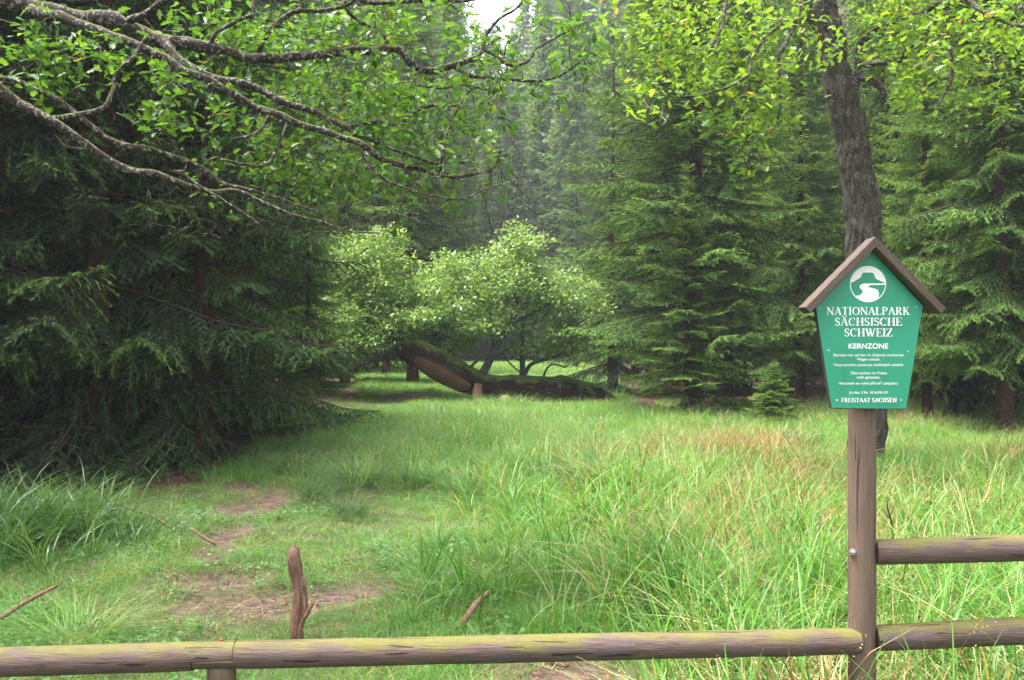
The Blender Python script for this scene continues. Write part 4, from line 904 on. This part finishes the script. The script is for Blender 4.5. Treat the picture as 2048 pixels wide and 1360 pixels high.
lit_ = []
for k_ in range(3):
    mb = MB()
    for q in range(14):
        a = rgs.random() * 6.28; rd = .16 * math.sqrt(rgs.random()); l = rgs.uniform(.012, .04); c = np.array([math.cos(a) * rd, math.sin(a) * rd, rgs.uniform(.004, .018)])
        d = unit(np.array([rgs.normal(), rgs.normal(), rgs.normal() * .25])); e = unit(np.cross(d, [0, 0, 1.])) * l * rgs.uniform(.06, .45)
        mb.add(np.stack([c - d * l / 2, c + e * .6, c + d * l / 2 + (0, 0, .006), c - e * .6]), [np.arange(4)[None]], 0, rgs.random())
    lit_.append(mb.mesh('c', [M['leaf_litter']]))
scatter('leaf_litter', lit_, 14000, 3.4, 12, lambda X, Y: np.clip(.06 + .22 * mud(X, Y) + .6 * litter(X, Y), 0, 1) * (X < 1.5), lambda X, Y: 1 + 0 * X, .1, power=1.3)
scatter('trampled_grass', [clump(rgs, 9, .09, .003, .10, 1.2, .7, 3, tone=(.6, .3)).mesh('c', GM) for _ in range(4)], 12000, 3.4, 10.5, lambda X, Y: (mud(X, Y) > .25) * ss(-.1, .25, n2(X, Y, 5, 61)) * .8, lambda X, Y: 1 + 0 * X, .3, power=1.3)
# tussocks: rounded mops of fine drooping grass
tus = [clump(rgs, 420, .42, .0035, .16, 1.0, 1.2, 6, 0, (.35, .25)).mesh('grass_tussock', M['tussock']) for _ in range(2)] + [clump(rgs, 420, .42, .0038, .16, .9, 1.1, 6, 0, (.5, .2)).mesh('grass_tussock', GM)]
TL = {0: 'big grey green grass tussock left of the centre, nearest the path', 1: 'grass tussock at the edge of the spruce shade beyond the bare path', 2: 'small grass tussock right beside the big grey green one', 3: 'dark grass tussock in the middle of the meadow in front of the fallen oak root',
      4: 'grass tussock just behind the dark one in the middle', 5: 'round dark tussock in the rusty dry grass left of the sign post', 6: 'single green tussock on the lawn before the propped fallen oak',
      7: 'low grass tussock in the meadow right of the small one', 8: 'low grass tussock left of the big grey green one', 9: 'grass tussock between the big one and the dark middle one', 10: 'tussock behind the round dark one near the leaning oak', 11: 'low flat tussock on the trampled ground'}
for k, (px, Y, r, h) in enumerate(TUSS):
    x = G(px, Y); o = link('grass_tussock', tus[k % 2], None, (x, Y, float(H(x, Y)) - .02)); s = r * 3.0
    o.scale = (s, s, s * 1.25 + h); o.rotation_euler = (0, 0, k * 1.7); tag(o, TL[k], 'grass tussock', 'grass tussocks in the meadow')
for px, Y, s, lb in ((150, 4.9, 1.0, 'large soft grass tussock behind the left fence rail'), (40, 5.3, .8, 'soft grass tussock at the left edge under the stick')):
    x = G(px, Y); o = link('grass_tussock', tus[2], None, (x, Y, float(H(x, Y)) - .03)); o.scale = (s, s, s * .8); tag(o, lb, 'grass tussock', 'grass tussocks in the meadow')

# ------------------------------------------------------------------ fence
YP = 3.4
rad = .0515
fence = thing('wooden_fence', 'round timber fence with brown algae stained rails in front of the meadow', 'fence', (0, YP, 0))
FO = np.array([0, YP, 0])
def rail_mesh(a, b, r, parts, name='rail'):
    """parts: list of (t0, t1, lo, hi) with lo..hi the kept slice of the section height (-1..1)"""
    a = np.asarray(a, float); b = np.asarray(b, float); mb = MB(); L = np.linalg.norm(b - a); d = (b - a) / L
    side = unit(np.cross(d, [0, 0, 1.])); up = np.cross(side, d)
    for t0, t1, lo, hi in parts:
        n = max(3, int((t1 - t0) * L / .05)); s = np.linspace(t0, t1, n)
        a0, a1 = math.asin(hi), math.asin(lo)
        if lo <= -1 and hi >= 1: an = np.linspace(0, 2 * math.pi, 40, endpoint=False)
        else:
            top = np.linspace(a1, a0, 16); an = np.concatenate([top, math.pi - top[::-1]])
        m = len(an)
        c = a + (b - a) * s[:, None]
        rr = r * (1 + .028 * vnoise(np.stack([s * L * 2.3, s * 0 + 1, s * 0 + 2], 1), 5))
        V = c[:, None] + (np.cos(an)[None, :, None] * side + np.sin(an)[None, :, None] * up) * rr[:, None, None]
        # small chamfer on both ends
        for e, q in ((0, 1), (-1, -2)):
            cc = c[e]; V[e] = cc + (V[e] - cc) * .965
        V = V.reshape(-1, 3); V = V + unit(V - np.repeat(c, m, 0)) * (.0016 * vnoise(V * 14, 3) + .0006 * vnoise(V * 60, 4))[:, None]
        i, j = np.meshgrid(np.arange(n - 1), np.arange(m), indexing='ij'); bb = i * m + j; c2 = i * m + (j + 1) % m
        mb.add(V, [np.stack([bb, c2, c2 + m, bb + m], -1).reshape(-1, 4)], 0)
        mb.add(V[:m], [np.arange(m)[::-1][None]], 1); mb.add(V[-m:], [np.arange(m)[None]], 1)
    return mb.mesh(name, [M['rail'], M['endgrain']], FO)
def rl_at(px, py, Y): return P(px, py, Y)
A, B = P(-420, 1338, 3.13), P(470, 1309.5, 3.255)
tj = lambda px: (px - -420) / (470 + 420)
# perspective-correct parameter for a given picture column along the rail
def tcol(a, b, px):
    k = (px - 1024) / FPX; return float((k * a[1] - a[0]) / ((b[0] - a[0]) - k * (b[1] - a[1])))
t1 = tcol(A, B, 388)
link('rail', rail_mesh(A, B, .0512, [(0, t1, -1, 1), (t1, 1, -.13, 1)]), fence)
A2, B2 = P(390, 1311.5, 3.24), P(1716, 1282, 3.40)
t2 = tcol(A2, B2, 471)
link('rail', rail_mesh(A2, B2, .0492, [(0, t2, -1, -.17), (t2, 1, -1, 1)]), fence)
A3, B3 = P(1751, 1276, 3.41), P(2420, 1243, 3.38)
link('rail', rail_mesh(A3, B3, .0498, [(0, 1, -1, 1)]), fence)
A4, B4 = P(1750, 1104, 3.41), P(2420, 1085, 3.38)
link('rail', rail_mesh(A4, B4, .0492, [(0, 1, -1, 1)]), fence)
def post_mesh(x, y, z0, z1, r, top_in=.0):
    z = np.linspace(z0, z1, 40); V, Fc = tube(np.stack([z * 0 + x, z * 0 + y, z], 1), r * (1 + .01 * vnoise(np.stack([z * 3, z * 0, z * 0], 1), 2)), 48, True, .0012, 8, 2)
    return MB().add(V, Fc).mesh('post', [M['post']], FO)
xp = G(1724, 3.42)
link('post', post_mesh(xp, 3.42, -.4, 1.93, .0515), fence)
xl = G(444, 3.27); lowt = P(444, 1337, 3.27)[2]
link('post', post_mesh(xl, 3.265, -.4, lowt + .018, .052), fence)
def hexbolt(c, axis, r, h, mat, name='bolt'):
    c = np.asarray(c, float); ax = unit(np.asarray(axis, float)); mb = MB()
    s = unit(np.cross(ax, [.3, .2, 1.])); u_ = np.cross(ax, s)
    for rad_, z0, z1, n in ((r * 1.55, 0, h * .2, 20), (r, h * .2, h * .8, 6), (r * .6, h * .8, h, 12)):
        an = np.linspace(0, 6.2832, n, endpoint=False); ring = np.cos(an)[:, None] * s + np.sin(an)[:, None] * u_
        V = np.vstack([c + ring * rad_ + ax * z0, c + ring * rad_ + ax * z1]); j = np.arange(n); j2 = (j + 1) % n
        mb.add(V, [np.stack([j, j2, j2 + n, j + n], 1)]); mb.add(V[n:], [np.arange(n)[None]])
    return mb.mesh(name, [mat], FO, smooth=False)
bt_ = P(442, 1286, 3.26); link('bolt', hexbolt(bt_ + np.array([0, 0, -.004]), (0, -.12, 1), .013, .018, M['rust']), fence)
link('bolt', hexbolt(np.array([xp - .0465, 3.42 - .028, P(1697, 1103, 3.4)[2]]), (-.86, -.5, 0), .0095, .016, M['zinc']), fence)

# ------------------------------------------------------------------ sign
YS = 3.345
sign = thing('park_sign', 'green house shaped park sign with white lettering under two roof boards on the tall post', 'sign', P(1737, 818, YS + .02))
SO = np.array(P(1737, 818, YS + .02))
outline = [(1664, 816), (1812, 817.5), (1845.5, 612), (1740, 498), (1631, 608)]
def prism(pts, y0, y1, mats, name, bevel=.0):
    a = np.array([P(px, py, YS) for px, py in pts]); n = len(a)
    V = np.vstack([a, a]); V[:n, 1] = y0; V[n:, 1] = y1; j = np.arange(n); j2 = (j + 1) % n
    return MB().add(V, [np.arange(n)[None], np.arange(n, 2 * n)[::-1][None], np.stack([j2, j, j + n, j2 + n], 1)]).mesh(name, mats, SO, smooth=False)
ctr_ = np.mean(outline, 0)
link('board', prism(outline, YS, YS + .004, [M['enamel']], 'board'), sign)
big_ = [((px - ctr_[0]) * 1.012 + ctr_[0], (py - ctr_[1]) * 1.010 + ctr_[1]) for px, py in outline]
link('backing_board', prism(big_, YS + .0045, YS + .024, [M['backing']], 'backing_board'), sign)
def roofboard(p0, p1, thick, depth, y0):
    a, b = P(p0[0], p0[1], YS), P(p1[0], p1[1], YS); d = b - a; L = np.linalg.norm(d); d = d / L; nrm = np.array([d[2], 0, -d[0]]); nrm = nrm * np.sign(nrm[2])
    mb = MB(); n = 26
    sec = np.array([[-.5, -.42], [-.42, -.5], [.42, -.5], [.5, -.42], [.5, .42], [.42, .5], [-.42, .5], [-.5, .42]])
    V = []
    for q in range(n):
        s = q / (n - 1); c = a + d * L * s
        for u_, w_ in sec:
            V.append(c + np.array([0, 1., 0]) * (y0 + depth / 2 - YS + u_ * depth) + nrm * (w_ * thick * (1 + .04 * math.sin(q * 1.7 + u_ * 4))))
    V = np.array(V); m = len(sec); i, j = np.meshgrid(np.arange(n - 1), np.arange(m), indexing='ij'); b_ = i * m + j; c2 = i * m + (j + 1) % m
    mb.add(V, [np.stack([b_, c2, c2 + m, b_ + m], -1).reshape(-1, 4), np.arange(m)[::-1][None], (np.arange(m) + (n - 1) * m)[None]])
    # local frame so that the grain runs along the board
    me = mb.mesh('roof_board', [M['roofwood']], a, smooth=False)
    R3 = Matrix((Vector(d.tolist()), Vector((0, 1, 0)), Vector(nrm.tolist()))).transposed()
    if R3.determinant() < 0: R3 = Matrix((Vector(d.tolist()), Vector((0, -1, 0)), Vector(nrm.tolist()))).transposed()
    me.transform(R3.inverted().to_4x4())
    o = link('roof_board', me, sign); m4 = R3.to_4x4(); m4.translation = Vector((a - SO).tolist()); o.matrix_local = m4; return o
roofboard((1606, 621), (1742, 484), 0.031, .085, YS - .055)
roofboard((1735, 482), (1874, 622), 0.030, .085, YS - .053)
for px, py in ((1738, 510), (1638, 616), (1832, 614), (1657, 701), (1816, 704), (1674, 801), (1802, 801)):
    c = P(px, py, YS)
    m = MB(); an = np.linspace(0, 6.283, 12, endpoint=False)
    for r_, y_ in ((.0042, -.0003), (.0036, -.0020), (.0022, -.0026)): m.V.append(c + np.stack([np.cos(an) * r_, an * 0 + y_, np.sin(an) * r_], 1)); m.T.append(np.zeros(12)); m.n += 12
    j = np.arange(12); j2 = (j + 1) % 12; m.F += [np.stack([j, j2, j2 + 12, j + 12], 1), np.stack([j + 12, j2 + 12, j2 + 24, j + 24], 1)]; m.M += [0, 0]
    m.add(m.V[-1].copy(), [np.arange(12)[None]])
    link('screw', m.mesh('screw', [M['zinc']], SO), sign)
# lettering: serif capitals drawn as strokes (unit cap height), thick .15 / thin .055
TK, TH = .15, .06
def seg(a, b, w): return ('s', a, b, w)
def serif(x, y, w): return ('s', (x - w / 2, y), (x + w / 2, y), .045)
def arc(cx, cy0, rx, ry, a0, a1, w0, w1, n=14): return ('a', cx, cy0, rx, ry, a0, a1, w0, w1, n)
Hc = 1.0; bs, tp_ = .022, .978
GL = {
 'I': (.36, [seg((.18, 0), (.18, 1), TK), serif(.18, bs, .34), serif(.18, tp_, .34)]),
 'N': (.82, [seg((.13, 0), (.13, 1), TH), seg((.13, .98), (.69, .02), TK), seg((.69, 0), (.69, 1), TH), serif(.13, bs, .26), serif(.10, tp_, .24), serif(.69, tp_, .26)]),
 'A': (.78, [seg((.10, 0), (.39, .99), TH), seg((.39, .99), (.67, 0), TK), seg((.2, .35), (.58, .35), .05), serif(.10, bs, .24), serif(.67, bs, .30)]),
 'T': (.70, [seg((.35, 0), (.35, 1), TK), seg((.03, .975), (.67, .975), .05), seg((.045, .80), (.045, .99), .04), seg((.655, .80), (.655, .99), .04), serif(.35, bs, .34)]),
 'O': (.84, [arc(.42, .5, .335, .47, 0, 360, TK, TH, 36)]),
 'L': (.66, [seg((.17, 0), (.17, 1), TK), serif(.17, tp_, .32), seg((.02, .025), (.62, .025), .05), seg((.61, .02), (.63, .24), .045)]),
 'P': (.64, [seg((.17, 0), (.17, 1), TK), serif(.17, bs, .32), seg((.02, tp_), (.34, tp_), .045), seg((.17, .49), (.34, .49), .045), arc(.34, .735, .21, .245, 90, -90, .05, .14)]),
 'R': (.74, [seg((.17, 0), (.17, 1), TK), serif(.17, bs, .32), seg((.02, tp_), (.34, tp_), .045), seg((.17, .51), (.34, .51), .045), arc(.34, .745, .20, .235, 90, -90, .05, .14), seg((.36, .51), (.62, .0), TK), serif(.65, bs, .16)]),
 'K': (.78, [seg((.17, 0), (.17, 1), TK), serif(.17, bs, .32), serif(.17, tp_, .32), seg((.2, .42), (.60, .98), TH), seg((.33, .62), (.65, 0), TK), serif(.66, bs, .28), serif(.6, tp_, .26)]),
 'S': (.56, [arc(.28, .735, .19, .235, 20, 235, .05, .13, 16), seg((.17, .60), (.40, .42), .14), arc(.28, .26, .19, .235, 55, -160, .13, .05, 16), seg((.475, .72), (.475, .97), .035), seg((.075, .28), (.075, .03), .035)]),
 'C': (.74, [arc(.41, .5, .33, .47, 45, 315, TH, TH, 30), seg((.645, .68), (.645, .97), .04), ('a', .41, .5, .33, .47, 120, 240, .12, .12, 12)]),
 'H': (.84, [seg((.17, 0), (.17, 1), TK), seg((.67, 0), (.67, 1), TK), seg((.17, .5), (.67, .5), .055), serif(.17, bs, .32), serif(.17, tp_, .32), serif(.67, bs, .32), serif(.67, tp_, .32)]),
 'E': (.68, [seg((.17, 0), (.17, 1), TK), seg((.02, tp_), (.6, tp_), .05), seg((.02, bs), (.62, bs), .05), seg((.17, .51), (.46, .51), .05), seg((.60, .99), (.60, .80), .04), seg((.62, .01), (.635, .22), .04), seg((.46, .41), (.46, .61), .04)]),
 'F': (.62, [seg((.17, 0), (.17, 1), TK), seg((.02, tp_), (.58, tp_), .05), serif(.17, bs, .32), seg((.17, .51), (.46, .51), .05), seg((.575, .99), (.575, .80), .04), seg((.46, .41), (.46, .61), .04)]),
 'W': (1.08, [seg((.10, .98), (.36, .0), TK), seg((.36, .02), (.56, .95), TH), seg((.48, .98), (.74, .0), TK), seg((.74, .02), (.98, .98), TH), serif(.10, tp_, .26), serif(.50, tp_, .26), serif(.98, tp_, .22)]),
 'Z': (.66, [seg((.1, .04), (.56, .96), TK), seg((.05, tp_), (.60, tp_), .05), seg((.04, bs), (.62, bs), .05), seg((.055, .99), (.05, .78), .04), seg((.615, .01), (.625, .24), .04)]),
}
GL['Ä'] = (GL['A'][0], GL['A'][1] + [('a', .25, 1.13, .04, .04, 0, 360, .07, .07, 10), ('a', .53, 1.13, .04, .04, 0, 360, .07, .07, 10)])
def stroke_quads(st):
    if st[0] == 's':
        _, a, b, w = st; a = np.array(a); b = np.array(b); d = b - a; l = np.hypot(*d); d = d / l
        if abs(d[0]) > .15 and abs(d[1]) > .15: nrm = np.array([w / 2 / abs(d[1]), 0])     # horizontal cut for diagonals
        else: nrm = np.array([-d[1], d[0]]) * w / 2
        return [[a - nrm, b - nrm, b + nrm, a + nrm]]
    _, cx, cy0, rx, ry, a0, a1, w0, w1, n = st; an = np.radians(np.linspace(a0, a1, n))
    if a1 - a0 == 360: w = w1 + (w0 - w1) * np.cos(an) ** 2
    else: w = w0 + (w1 - w0) * np.sin(np.linspace(0, math.pi, n)) if w0 < w1 and abs(a1 - a0) == 180 else np.linspace(w0, w1, n)
    c, s = np.cos(an), np.sin(an); o = np.stack([cx + c * rx, cy0 + s * ry], 1); nn_ = np.stack([c, s], 1) * (w / 2)[:, None]
    return [[o[i] - nn_[i], o[i + 1] - nn_[i + 1], o[i + 1] + nn_[i + 1], o[i] + nn_[i]] for i in range(n - 1)]
def serif_text(txt, pxc, py_base, cap_px, width_px, name='lettering'):
    mb = MB(); x = 0; out = []
    for ch in txt:
        if ch == ' ': x += .34; continue
        w, st = GL[ch]
        for s_ in st:
            for q in stroke_quads(s_): out.append([(p[0] + x, p[1]) for p in q])
        x += w + .035
    x -= .035; sx = width_px / x
    out = np.array(out)     # n,4,2
    px = pxc - width_px / 2 + out[..., 0] * sx; py = py_base - out[..., 1] * cap_px
    k = np.arange(len(out)) * 2e-5
    V = np.stack([(px - 1024) / FPX * YS, YS - .0012 - k[:, None] * np.ones(4), CAM_Z - (py - 680) / FPX * YS], -1)
    n = len(out); Q = V.reshape(-1, 3); b_ = np.arange(n)[:, None] * 4 + np.arange(4)[None]
    back = Q.copy(); back[:, 1] = YS - .0002
    m = MB().add(np.vstack([Q, back]), [b_, np.concatenate([np.stack([b_[:, i], b_[:, (i + 1) % 4], b_[:, (i + 1) % 4] + 4 * n, b_[:, i] + 4 * n], 1) for i in range(4)])])
    return link(name, m.mesh(name, [M['white']], SO, smooth=False), sign)
serif_text('NATIONALPARK', 1736, 630, 16, 166)
serif_text('SÄCHSISCHE', 1736.5, 651.5, 16, 134)
serif_text('SCHWEIZ', 1736.5, 673, 16, 96)
serif_text('FREISTAAT SACHSEN', 1737.5, 804.5, 8.6, 110)
def sans_text(txt, pxc, py_base, cap_px, width_px, bold=0.0):
    cu = bpy.data.curves.new('lettering', 'FONT'); cu.body = txt; cu.align_x = 'LEFT'; cu.size = 1; cu.extrude = .0; cu.offset = bold
    o = bpy.data.objects.new('lettering_source', cu); dg = bpy.context.evaluated_depsgraph_get()
    COL.objects.link(o); dg.update(); me = bpy.data.meshes.new_from_object(o.evaluated_get(dg)); COL.objects.unlink(o); bpy.data.objects.remove(o)
    n = len(me.vertices); co = np.zeros(n * 3, np.float32); me.vertices.foreach_get('co', co); co = co.reshape(-1, 3)
    x0, x1 = co[:, 0].min(), co[:, 0].max(); caph = .729
    px = pxc - width_px / 2 + (co[:, 0] - x0) / (x1 - x0) * width_px; py = py_base - co[:, 1] / caph * cap_px
    W = np.stack([(px - 1024) / FPX * YS, np.full(n, YS - .0011), CAM_Z - (py - 680) / FPX * YS], 1) - SO
    me.vertices.foreach_set('co', W.astype(np.float32).ravel()); me.materials.clear(); me.materials.append(M['white'])
    for a in list(me.polygons): a.material_index = 0
    me.update(); return link('lettering', me, sign)
sans_text('KERNZONE', 1736.5, 697, 10.5, 79, .02)
for tx, cx, by, ch, w in (('Betreten nur auf den im Gelände markierten', 1737, 712.5, 5.6, 140), ('Wegen erlaubt.', 1737, 721, 5.6, 47), ('Vstup povolen pouze po značených cestách.', 1737, 732, 5.6, 141),
                     ('Übernachten im Freien', 1737.5, 748.5, 5.6, 72), ('nicht gestattet.', 1737, 757, 5.6, 47), ('Nocování ve volné přírodě zakázáno.', 1737.5, 769, 5.6, 117), ('§ 6 Abs. 2 Nr. 18 NLPR-VO', 1737, 787.5, 5.4, 77)):
    sans_text(tx, cx, by, ch, w, .006)
# emblem: white disc, table mountain and winding river left green
def flat(pts, y, name='emblem', mat='white', mb=None):
    V = np.array([P(px, py, YS) for px, py in pts]); V[:, 1] = y
    mb = mb or MB(); mb.add(V, [np.arange(len(V))[None]]); return mb
ec = (1735.7, 568.2); er = 36.2
em = MB()
cir = lambda a, r: (ec[0] + r * math.cos(math.radians(a)), ec[1] - r * math.sin(math.radians(a)))
def z2(x, y): return (1660 + x / 12.8, 520 + y / 12.8)      # coordinates measured in an enlarged detail
hills_l = [(545, 575), (600, 560), (690, 500), (770, 455), (800, 400), (822, 340), (860, 326), (970, 322)]
hills_r = [(1080, 326), (1118, 345), (1135, 400), (1165, 475), (1240, 515), (1330, 560), (1400, 585)]
sky_poly = [cir(a, er) for a in np.linspace(0, 180, 40)]
sky_poly = sky_poly + [z2(*q) for q in hills_l + hills_r]
flat(sky_poly, YS - .0012, mb=em)
ring = [(cir(a, er), cir(a, er - 1.9)) for a in np.linspace(175, 365, 60)]
for (a, b), (c, d) in zip(ring[:-1], ring[1:]): flat([a, b, d, c], YS - .0013, mb=em)
riv_l = [(1420, 600), (870, 602), (800, 622), (758, 650), (750, 690), (770, 730), (815, 770), (832, 800), (825, 835), (790, 880), (740, 905), (650, 915)]
riv_bot = [cir(a, er - .6) for a in np.linspace(228, 305, 22)]
riv_r = [(1228, 950), (1250, 900), (1245, 820), (1215, 765), (1150, 735), (1060, 715), (1000, 695), (980, 675), (1000, 655), (1060, 642), (1410, 638)]
flat([z2(*q) for q in riv_l] + riv_bot + [z2(*q) for q in riv_r], YS - .0014, mb=em)
link('emblem', em.mesh('emblem', [M['white']], SO, smooth=False), sign)

# ------------------------------------------------------------------ sticks, stumps and small things
def stick(name, pts, rads, mat, label, cat, rough=.003, n=12, extra=(), furrow=0.0):
    sp, sr = spline(pts, rads, .03); base = sp[0]
    mb = MB(); Vt, Ft = tube(sp, sr, n, True, rough, 22, 3, furrow); mb.add(Vt, Ft)
    for e, r in extra:
        s2, r2 = spline(e, r, .03); Vt, Ft = tube(s2, r2, 7, True, .001, 30, 5); mb.add(Vt, Ft)
    return tag(link(name, mb.mesh(name, [mat], base), None, base), label, cat)
def PG(px, Y, dz=0.0): x = G(px, Y); return np.array([x, Y, float(H(x, Y)) + dz])
b0 = PG(592, 4.75); 
stick('broken_branch', [b0 + (0, 0, -.15), P(592, 1270, 4.72), P(600, 1200, 4.7), P(594, 1150, 4.7), P(586, 1110, 4.68), P(590, 1094, 4.68)], [.034, .034, .036, .034, .033, .022], M['stick'], 'thick broken reddish branch sticking upright out of the ground behind the rail', 'branch', .006, 40,
      [([P(604, 1215, 4.7), P(607, 1180, 4.68), P(604, 1150, 4.69)], [.012, .014, .004]), ([P(588, 1112, 4.67), P(590, 1086, 4.67)], [.013, .002]), ([P(582, 1114, 4.68), P(581, 1098, 4.68)], [.010, .002]), ([P(597, 1112, 4.68), P(599, 1096, 4.68)], [.009, .002]), ([P(606, 1180, 4.66), P(611, 1168, 4.66), P(611, 1150, 4.67)], [.003, .009, .003]), ([P(606, 1240, 4.67), P(610, 1215, 4.66), P(608, 1190, 4.67)], [.004, .010, .004])], furrow=.0055)
stick('stick', [PG(596, 4.7) + (0, 0, -.1), P(602, 1255, 4.66), P(612, 1232, 4.64), P(626, 1206, 4.62)], [.012, .012, .011, .009], M['stick'], 'thin pale stick leaning beside the upright broken branch', 'stick', .001)
stick('stick', [P(-60, 1262, 5.0), P(0, 1236, 5.05), P(50, 1205, 5.1), P(116, 1170, 5.2)], [.018, .016, .013, .008], M['stick'], 'pale dead stick lying across the soft grass at the left edge', 'stick', .002)
stick('stick', [PG(895, 5.0, .0), P(925, 1245, 5.0), P(950, 1210, 5.1), P(978, 1182, 5.15)], [.02, .02, .017, .010], M['stick'], 'short brown stick slanting out of the grass behind the middle of the long rail', 'stick', .003)
stick('stick', [PG(432, 7.1, .02), P(405, 1073, 7.1), P(380, 1056, 7.15)], [.012, .012, .008], M['stick'], 'short dry stick lying on the leaves beside the bare path', 'stick', .001)
stick('fallen_branch', [P(352, 1062, 7.6), P(310, 1035, 7.8), P(270, 1020, 8.0), P(222, 1003, 8.2)], [.010, .012, .012, .008], M['stick'], 'long thin dead branch lying between the reeds and the spruce boughs', 'branch', .001, 8,
      [([P(270, 1020, 8.0), P(273, 1005, 8), P(268, 1000, 8)], [.006, .004, .002]), ([P(240, 1008, 8.1), P(262, 985, 8.1), P(280, 982, 8.1)], [.005, .004, .002]), ([P(262, 985, 8.1), P(255, 977, 8.1), P(270, 975, 8.1)], [.003, .003, .002])])
stick('dry_stem', [PG(1790, 5.6), P(1785, 1060, 5.6), P(1776, 1020, 5.6), P(1774, 1000, 5.6)], [.006, .006, .005, .003], M['dead_twig'], 'dark dry weed stem standing right of the sign post above the rail', 'plant stem', .0, 6,
      [([P(1778, 1035, 5.6), P(1764, 1015, 5.6)], [.003, .002]), ([P(1778, 1038, 5.6), P(1788, 1012, 5.6)], [.003, .002])])
# propping stub under the fallen oak
def rock(name, c, s, mat, label, cat, seed, amp=.28, sub=24):
    a = np.linspace(0, 2 * math.pi, sub, endpoint=False); b = np.linspace(-math.pi / 2, math.pi / 2, sub // 2 + 1)[1:-1]
    V = np.array([[math.cos(x) * math.cos(y), math.sin(x) * math.cos(y), math.sin(y)] for y in b for x in a]); V = np.vstack([V, [0, 0, -1], [0, 0, 1]])
    V = V * (1 + amp * vnoise(V * 1.6 + seed, seed) + amp * .4 * vnoise(V * 4 + seed, seed))[:, None] * np.asarray(s)
    i, j = np.meshgrid(np.arange(len(b) - 1), np.arange(sub), indexing='ij'); q = i * sub + j; q2 = i * sub + (j + 1) % sub
    k = len(b) * sub; j = np.arange(sub); j2 = (j + 1) % sub; o = (len(b) - 1) * sub
    mb = MB().add(V, [np.stack([q, q2, q2 + sub, q + sub], -1).reshape(-1, 4), np.stack([np.full(sub, k), j2, j], 1), np.stack([np.full(sub, k + 1), o + j, o + j2], 1)])
    return tag(link(name, mb.mesh(name, [mat]), None, c), label, cat)
M['sandstone'] = bark('pale sandstone', (.20, .15, .11), (.36, .29, .22), .25, .3, (1, 1, 1), 12, .02)
ps = P(954, 800, 23.1)
stick('wood_prop', [P(960, 825, 23.0), P(958, 812, 23.0), P(955, 790, 23.05), P(957, 768, 23.1)], [.20, .16, .14, .10], M['stick'], 'pale weathered stub propping up the fallen oak trunk at its bend', 'stub', .02, 16)
rock('sandstone_rock', PG(1013, 22.6, .06), (.17, .14, .26), M['sandstone'], 'pale rounded stone in the grass in front of the fallen trunk', 'rock', 3)
rock('sandstone_rock', PG(965, 22.3, .03), (.34, .2, .13), M['sandstone'], 'low flat stone at the foot of the wooden prop', 'rock', 5)
# charred stump on the right
ms = MB(); sp, sr = spline([PG(1925, 17.2, -.3), PG(1922, 17.2, .25), P(1918, 800, 17.2), P(1922, 765, 17.2), P(1917, 748, 17.2)], [.30, .22, .19, .15, .07], .05)
Vt, Ft = tube(sp, sr, 28, True, .06, 5, 3, .03); ms.add(Vt, Ft)
Vt, Ft = tube(*spline([P(1930, 820, 17.0), P(1945, 800, 17.0), P(1948, 796, 17.0)], [.14, .10, .04], .04), 14, True, .03, 6, 4); ms.add(Vt, Ft)
base = PG(1922, 17.2); tag(link('burnt_stump', ms.mesh('burnt_stump', [M['burnt']], base), None, base), 'black charred tree stump at the forest edge on the right', 'stump')

# ------------------------------------------------------------------ haze
if HAZE > 0:
    V, Fb = boxv((0, 140, 45), (420, 340, 94)); me = MB().add(V, Fb).mesh('haze', [])
    t = NT('pale valley haze'); pv = t.new('ShaderNodeVolumePrincipled'); pv.inputs['Color'].default_value = (.86, .92, 1.0, 1); pv.inputs['Density'].default_value = HAZE; pv.inputs['Anisotropy'].default_value = .2
    t.L(pv.outputs[0], t.out.inputs['Volume']); me.materials.append(t.m)
    tag(link('haze', me), kind='stuff')
